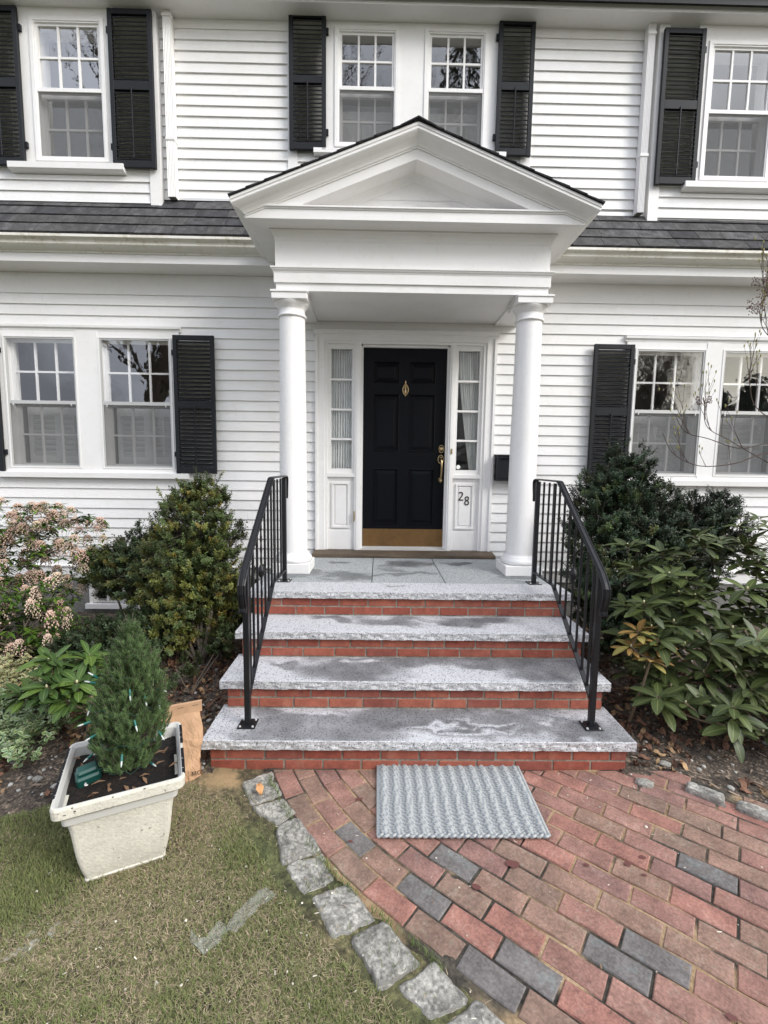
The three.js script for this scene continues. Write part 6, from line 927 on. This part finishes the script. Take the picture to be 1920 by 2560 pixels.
// ---------- planter with a clipped conifer, bag, timer box, string of lights ----------
const planter = thing('planter', 'tapered square cream stone-look planter box on the lawn', 'planter'); planter.position.set(-1.297, 0.002, 2.84); planter.rotation.y = 25 * PI / 180; planter.scale.set(1.04, 1, 1.04);
M.planter = std({ color: C(0.70, 0.68, 0.62), roughness: 0.75, map: tex(512, (u, v, i, j) => { const a = P(6, u, v, 151, 4), b = P(60, u, v, 152, 3), h = hash3(i, j, 5); const k = 0.93 + 0.1 * (a - 0.5) + 0.12 * (b - 0.5) + 0.05 * (h - 0.5) - 0.25 * sstep(0.8, 0.84, P(20, u, v, 155, 3)); return [k, k * 0.99, k * 0.965]; }, { srgb: true, repeat: 0.5 }), bumpMap: again(nz.soft, 0.06), bumpScale: 0.0015 });
{
  const ring = (h, y, c = 0.03, n = 4) => { const o = []; for (let q = 0; q < 4; q++) { const cx = (q === 0 || q === 3 ? 1 : -1), cz = q < 2 ? 1 : -1; for (let i = 0; i <= n; i++) { const a = q * PI / 2 + i / n * PI / 2; o.push([cx * (h - c) + cos(a) * c, y, cz * (h - c) + sin(a) * c]); } } return o; };
  const loft = (prof, mat, name, cap) => { const t = [], R = prof.map(([h, y, c]) => ring(h, y, c)); for (let i = 0; i + 1 < R.length; i++) for (let k = 0; k < R[0].length; k++) { const l = (k + 1) % R[0].length; t.push(...R[i][k], ...R[i + 1][k], ...R[i + 1][l], ...R[i][k], ...R[i + 1][l], ...R[i][l]); } if (cap) { const q = R[R.length - 1]; for (let k = 1; k + 1 < q.length; k++) t.push(...q[0], ...q[k + 1], ...q[k]); } return part(name, geo(t), mat, planter); };
  const body = [[0.13, 0.0, 0.012], [0.139, 0.0, 0.012], [0.141, 0.008, 0.012], [0.137, 0.012, 0.014]]; for (let i = 1; i <= 10; i++) { const t = i / 10; body.push([0.137 + 0.034 * t + 0.016 * pow(t, 5) + 0.011 * sin(pow(t, 0.8) * PI), 0.012 + t * 0.30, 0.014 + 0.012 * t]); }
  loft([...body, [0.19, 0.32, 0.026], [0.196, 0.332, 0.028]], M.planter, 'body');
  loft([[0.186, 0.334, 0.028], [0.208, 0.338, 0.028], [0.22, 0.35, 0.028], [0.222, 0.385, 0.028], [0.219, 0.394, 0.026], [0.214, 0.395, 0.024]], M.planter, 'rim');
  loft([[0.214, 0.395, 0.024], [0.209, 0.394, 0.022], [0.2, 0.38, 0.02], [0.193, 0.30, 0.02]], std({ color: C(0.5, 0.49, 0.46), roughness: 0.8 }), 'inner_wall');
  { const q = rng(8), G = []; for (const s of [-1, 1]) { let z = -0.18; while (z < 0.19) { const l = 0.01 + q() * 0.07; if (q() < 0.7) G.push(cbox(s > 0 ? 0.212 : -0.2235, s > 0 ? 0.2235 : -0.214, 0.388 + q() * 0.004, 0.3965, z, min(0.2, z + l), 0.001)); z += l + 0.004; } } for (let i = 0; i < 8; i++) { const x = -0.205 + q() * (i < 6 ? 0.06 : 0.4), y = 0.392 - q() * 0.03; G.push(cbox(x, x + 0.003 + q() * 0.006, y - 0.002 - q() * 0.004, y, 0.2175, 0.2226, 0.0008)); } part('worn_edge', G, M.black, planter).userData.kind = 'stuff'; }
  const s = sheet(-0.196, 0.196, -0.196, 0.196, 34, 34, (x, z) => 0.335 + 0.035 * (fbm(x * 12, z * 12, 8, 4) - 0.5) + 0.03 * sstep(0.2, 0.0, hypot(x, z))); uvBox(s); part('potting_soil', s, std({ color: C(0.06, 0.045, 0.036), map: soilMap, roughness: 1, bumpMap: soilMap, bumpScale: 0.02 }), planter);
  const r = rng(5), G = []; for (let i = 0; i < 34; i++) { const x = (r() - 0.5) * 0.36, z = (r() - 0.5) * 0.36, g = leafGeo(0.03 + r() * 0.02, 0.014, 0.4, 0.4, 2); g.rotateX((r() - 0.5) * 1.2); g.rotateY(r() * TAU); g.translate(x, 0.348 + r() * 0.02, z); G.push(g.toNonIndexed()); } part('dry_leaf', G, std({ color: C(0.17, 0.10, 0.055), roughness: 0.9, side: THREE.DoubleSide }), planter).userData.kind = 'stuff';
}
{ // conifer
  const t = thing('conifer', 'small cone-shaped conifer growing in the cream planter', 'conifer'); t.position.set(-1.285, 0.33, 2.835); const r = rng(41), mats = [[], []], cols = [[], []];
  const spr = [0, 1].map(s => { const q = rng(700 + s), G = []; for (let i = 0; i < 16; i++) { const g = leafGeo(0.0105, 0.0052, 0.05, 0.3, 1, 0.9); g.rotateX(-0.5 + (q() - 0.5) * 0.5); g.rotateY(i * 2.4); g.translate(0, 0.004 + i * 0.0024, 0); G.push(g.toNonIndexed()); } const c = new THREE.CylinderGeometry(0.0012, 0.0018, 0.042, 4); c.translate(0, 0.02, 0); G.push(strip(c)); return merge(G); });
  const H = 0.65, RP = [[0, 0], [0.12, 0.035], [0.22, 0.08], [0.39, 0.118], [0.55, 0.142], [0.72, 0.146], [0.86, 0.115], [1, 0.07]], rad = y => { const k = clamp(1 - y / H, 0, 1); for (let i = 0; i + 1 < RP.length; i++) if (k <= RP[i + 1][0]) return lerp(RP[i][1], RP[i + 1][1], (k - RP[i][0]) / (RP[i + 1][0] - RP[i][0])); return 0.075; };
  const twigs = [tube([[0, 0, 0], [0.01, 0.3, 0], [0.03, 0.64, -0.01]], 0.014, 6, 0.004)];
  for (let i = 0; i < 1150; i++) { // upright branchlets, each a tuft of sprigs
    const y = 0.04 + pow(r(), 0.9) * (H - 0.05), a = r() * TAU, lump = 0.8 + 0.75 * (fbm(cos(a) * 3 + 4, y * 14, sin(a) * 3 + 7, 3) - 0.42), q = rad(y) * lump * (1 - 0.55 * pow(r(), 2.2)), lean = 0.035 * y / H, p0 = new THREE.Vector3(cos(a) * q + lean, y, sin(a) * q), d0 = new THREE.Vector3(cos(a) * 0.5 + (r() - 0.5) * 0.4, 1, sin(a) * 0.5 + (r() - 0.5) * 0.4).normalize(), v0 = 0.5 + 0.9 * r(), len = 0.03 + 0.03 * r() + (r() < 0.06 ? 0.03 : 0);
    twigs.push(tube([[lean * 0.5, y * 0.75, 0], p0.clone().multiplyScalar(0.7).setY(y - 0.02), p0, p0.clone().addScaledVector(d0, len)], 0.0028, 4, 0.001));
    for (let j = 0; j < 8; j++) { const p = p0.clone().addScaledVector(d0, len * (j / 8 - 0.3)).add(new THREE.Vector3((r() - 0.5) * 0.014, 0, (r() - 0.5) * 0.014)), dir = d0.clone().add(new THREE.Vector3((r() - 0.5) * 1.1, 0.1, (r() - 0.5) * 1.1)).normalize(), quat = new THREE.Quaternion().setFromUnitVectors(new THREE.Vector3(0, 1, 0), dir).multiply(new THREE.Quaternion().setFromAxisAngle(new THREE.Vector3(0, 1, 0), r() * TAU)), s = 0.6 + 0.5 * r(), k = r() < 0.5 ? 0 : 1, v = v0 * (0.75 + 0.5 * r()); mats[k].push(new THREE.Matrix4().compose(p, quat, new THREE.Vector3(s, s * 0.7, s))); cols[k].push(C(0.078 * v, 0.125 * v, 0.045 * v)); }
  }
  part('trunk', twigs, M.bark, t); const m = phy({ color: 0xffffff, roughness: 0.6, side: THREE.DoubleSide, specularIntensity: 0.4 }); for (const k of [0, 1]) instanced('foliage', spr[k], m, mats[k], cols[k], t);
  // string of unlit lights
  const L = thing('string_lights', 'unlit string of small white bulbs wound round the conifer', 'string lights'); L.position.copy(t.position); const wm = std({ color: C(0.01, 0.06, 0.04), roughness: 0.5 }), sm = std({ color: C(0.01, 0.13, 0.11), roughness: 0.45 }), tm = phy({ color: C(0.5, 0.54, 0.52), roughness: 0.2 });
  const wire = []; for (let i = 0; i <= 120; i++) { const k = i / 120, y = 0.06 + 0.42 * k, a = k * TAU * 3.2 + 0.5, q = rad(y) * 1.02; wire.push([cos(a) * q, y + 0.012 * sin(i * 1.7), sin(a) * q]); } part('wire', tube(wire, 0.001, 4), wm, L);
  for (const [ax, y, dx, dy, dz] of [[0.9, 0.42, 0.25, -1, 0.4], [0.45, 0.38, 0.3, -1, 0.2], [-0.35, 0.36, 1, -0.15, 0.2], [0.85, 0.3, 0.4, -0.9, 0.3], [2.2, 0.3, -1, -0.2, 0.5], [1.9, 0.26, -0.8, -0.4, 0.4], [0.1, 0.2, 0.7, -0.8, 0.3], [1.2, 0.17, 0.2, -1, 0.6], [2.6, 0.13, -0.7, -0.6, 0.3], [2.9, 0.42, -0.9, 0.3, 0.2], [0.0, 0.05, 1, -0.1, 0.6], [-0.1, 0.33, 0.2, -1, 0.1], [2.5, 0.46, -0.6, 0.6, 0.3], [2.3, 0.36, -0.3, -1, 0.3]]) {
    const q = rad(y) * 1.0, b = group('bulb', L); b.position.set(cos(ax) * q, y, sin(ax) * q); b.quaternion.setFromUnitVectors(new THREE.Vector3(0, 1, 0), new THREE.Vector3(dx, dy, dz).normalize()); part('socket', lathe([[0.0001, -0.004], [0.0042, -0.004], [0.0042, 0.016], [0.0048, 0.017], [0.0048, 0.02], [0.003, 0.02]], 10), sm, b); part('lamp', lathe([[0.0032, 0.02], [0.0034, 0.032], [0.002, 0.04], [0.0001, 0.043]], 10), tm, b);
  }
}
{ // green timer box in the planter
  const t = thing('timer_box', 'dark green plastic timer box lying in the planter', 'timer box'); t.position.set(-1.415, 0.36, 2.90); t.rotation.set(0.25, 0.65, 0.1, 'YXZ'); const gm = std({ color: C(0.008, 0.06, 0.05), roughness: 0.4 });
  part('case', cbox(-0.045, 0.045, -0.03, 0.035, -0.03, 0.035, 0.008), gm, t); part('cap', cbox(-0.038, 0.038, 0.035, 0.055, -0.026, 0.022, 0.008), gm, t);
  const s = []; for (let i = 0; i <= 12; i++) { const a = i / 12 * PI * 1.5; s.push([-0.015 + (i < 6 ? -0.006 : 0.004) * sin(a) + 0.004, 0.012 - i * 0.0026, 0.0365]); } part('logo', tube(s, 0.0032, 5), M.blind, t);
}
{ // folded brown paper bag behind the planter
  const t = thing('paper_bag', 'crumpled brown paper yard bag standing behind the planter', 'paper bag'); t.position.set(-1.275, 0.0, 2.44); t.rotation.y = 0.42; const pm = std({ color: C(0.55, 0.34, 0.2), roughness: 0.85, side: THREE.DoubleSide, map: tex(256, (u, v) => { const k = 0.9 + 0.2 * (P(6, u, v, 161, 5) - 0.5); return [k, k, k]; }, { srgb: true, repeat: 0.4 }) });
  const nx = 44, ny = 30, mk = (zs, sgn) => { const pos = [], idx = []; for (let j = 0; j <= ny; j++) for (let i = 0; i <= nx; i++) { const u = i / nx * 2 - 1, v = j / ny, cr = (fbm(u * 4 + sgn * 3, v * 5, 3, 4) - 0.5) * 0.035; pos.push(u * 0.14 * (1 - 0.07 * sin(v * PI * 2.2)) + cr * 0.3, v * 0.345, sgn * 0.035 * (1 - v * v * 0.95) * (1 - pow(abs(u), 6)) + cr * (1 - pow(v, 6)) - 0.05 * v); } for (let j = 0; j < ny; j++) for (let i = 0; i < nx; i++) { const a = j * (nx + 1) + i, b = a + nx + 1; idx.push(a, a + 1, b, a + 1, b + 1, b); } const g = new THREE.BufferGeometry(); g.setAttribute('position', new THREE.Float32BufferAttribute(pos, 3)); g.setIndex(idx); const q = g.toNonIndexed(); q.computeVertexNormals(); return uvBox(q); };
  part('panel', mk(0, 1), pm, t); part('panel', mk(0, -1), pm, t); part('folded_top', [cbox(-0.15, 0.15, 0.335, 0.395, -0.062, -0.046, 0.002)], pm, t);
  part('stitch', [-0.11, -0.04, 0.03, 0.1].map(x => box(x, x + 0.03, 0.375, 0.378, -0.0459, -0.0445)), M.stem, t);
  const g = new TextGeometry('MO', { font, size: 0.022, depth: 0.0006, curveSegments: 3 }); g.translate(0.085, 0.03, 0.036); part('print', strip(g), M.black, t);
}
// ---------- across the street: what the windows mirror ----------
function bareTree(label, x, z, H, seed, o = {}) {
  const t = thing('bare_tree', label, 'tree', 'leafless trees along the street'); t.position.set(x, -0.03, z); const r = rng(seed), T = [], Bm = [];
  const go = (p, d, len, rad, lv) => { const pts = [p.clone()], q = p.clone(), v = d.clone(), n = lv < 2 ? 6 : 4; for (let i = 0; i < n; i++) { v.add(new THREE.Vector3((r() - 0.5) * 0.3, 0.06, (r() - 0.5) * 0.3)).normalize(); q.addScaledVector(v, len / n); pts.push(q.clone()); if (lv > 0 && lv < 5 && r() < 0.62) { const w = v.clone().add(new THREE.Vector3((r() - 0.5) * 1.7, (r() - 0.35) * 0.9, (r() - 0.5) * 1.7)).normalize(); go(q.clone(), w, len * (0.42 + 0.28 * r()), rad * (1 - i / n * 0.5) * 0.55, lv + 1); } } (lv ? Bm : T).push(tube(pts, rad, lv < 2 ? 8 : lv < 4 ? 5 : 3, rad * 0.5)); if (lv < 5) for (let k = 0; k < (lv ? 2 : 5); k++) go(q.clone(), v.clone().add(new THREE.Vector3((r() - 0.5) * 1.5, 0.25 * r(), (r() - 0.5) * 1.5)).normalize(), lv ? len * 0.68 : H * 0.26, rad * (lv ? 0.55 : 0.62), lv + 1); };
  go(new THREE.Vector3(0, 0, 0), new THREE.Vector3(0.04, 1, 0.02), o.trunk ?? H * 0.3, o.rad ?? 0.26, 0);
  part('trunk', T, M.bark, t); part('branches', Bm, M.bark, t).userData.kind = 'stuff'; return t;
}
bareTree('large leafless street tree across the lawn, mirrored in the left windows', -7.2, 9.8, 17, 4, { rad: 0.22, trunk: 3.3 });
bareTree('tall leafless tree standing behind the viewer, mirrored upstairs', -1.1, 10.2, 18, 9, { rad: 0.2 });
bareTree('leafless tree across the street to the right', 10.5, 13.5, 11, 15, { rad: 0.12, trunk: 1.6 });
bareTree('leafless tree rising behind the house roof', 5.2, -9, 13, 21, { rad: 0.2 });
// evergreens to the right, mirrored dark in the right windows
{
  const r = rng(34), blade = leafGeo(1, 0.22, 0.25, 0.2, 2), cone = (x, z, h, w, i) => { const t = thing('evergreen_tree', i < 7 ? `broad dark spruce across the street, ${['first', 'second', 'third', 'fourth', 'fifth', 'sixth', 'seventh'][i]} from left` : 'narrow tall spruce behind the viewer, mirrored in right upstairs window', 'tree', 'spruces across the street'); t.position.set(x, -0.03, z); part('trunk', tube([[0, 0, 0], [0, h * 0.95, 0]], 0.18, 7, 0.02), M.bark, t); const mats = [], cols = []; for (let k = 0; k < 2600; k++) { const y = pow(r(), 1.2) * h, a = r() * TAU, q = w * (1 - y / h) * (0.4 + 0.6 * sqrt(r())) + 0.05, s = 0.35 + 0.4 * r(); mats.push(mat4(cos(a) * q, y + 0.3, sin(a) * q, 0.25 + 0.5 * r(), PI / 2 - a + (r() - 0.5), 0, s)); const v = 0.6 + 0.7 * r(); cols.push(C(0.025 * v, 0.04 * v, 0.022 * v)); } instanced('foliage', blade, M.spruce ??= std({ color: 0xffffff, roughness: 0.8, side: THREE.DoubleSide }), mats, cols, t); };
  [[7, 19.5, 6.2], [9.6, 20.5, 7.6], [12.3, 19.5, 6.6], [14.8, 21, 8], [17.4, 19.8, 7], [20, 20.5, 7.8], [22.8, 20, 7]].forEach(([x, z, h], i) => cone(x, z, h * 0.84, 2.9, i)); cone(3.0, 15.5, 20, 3, 7);
}
renderer.render(scene, camera);
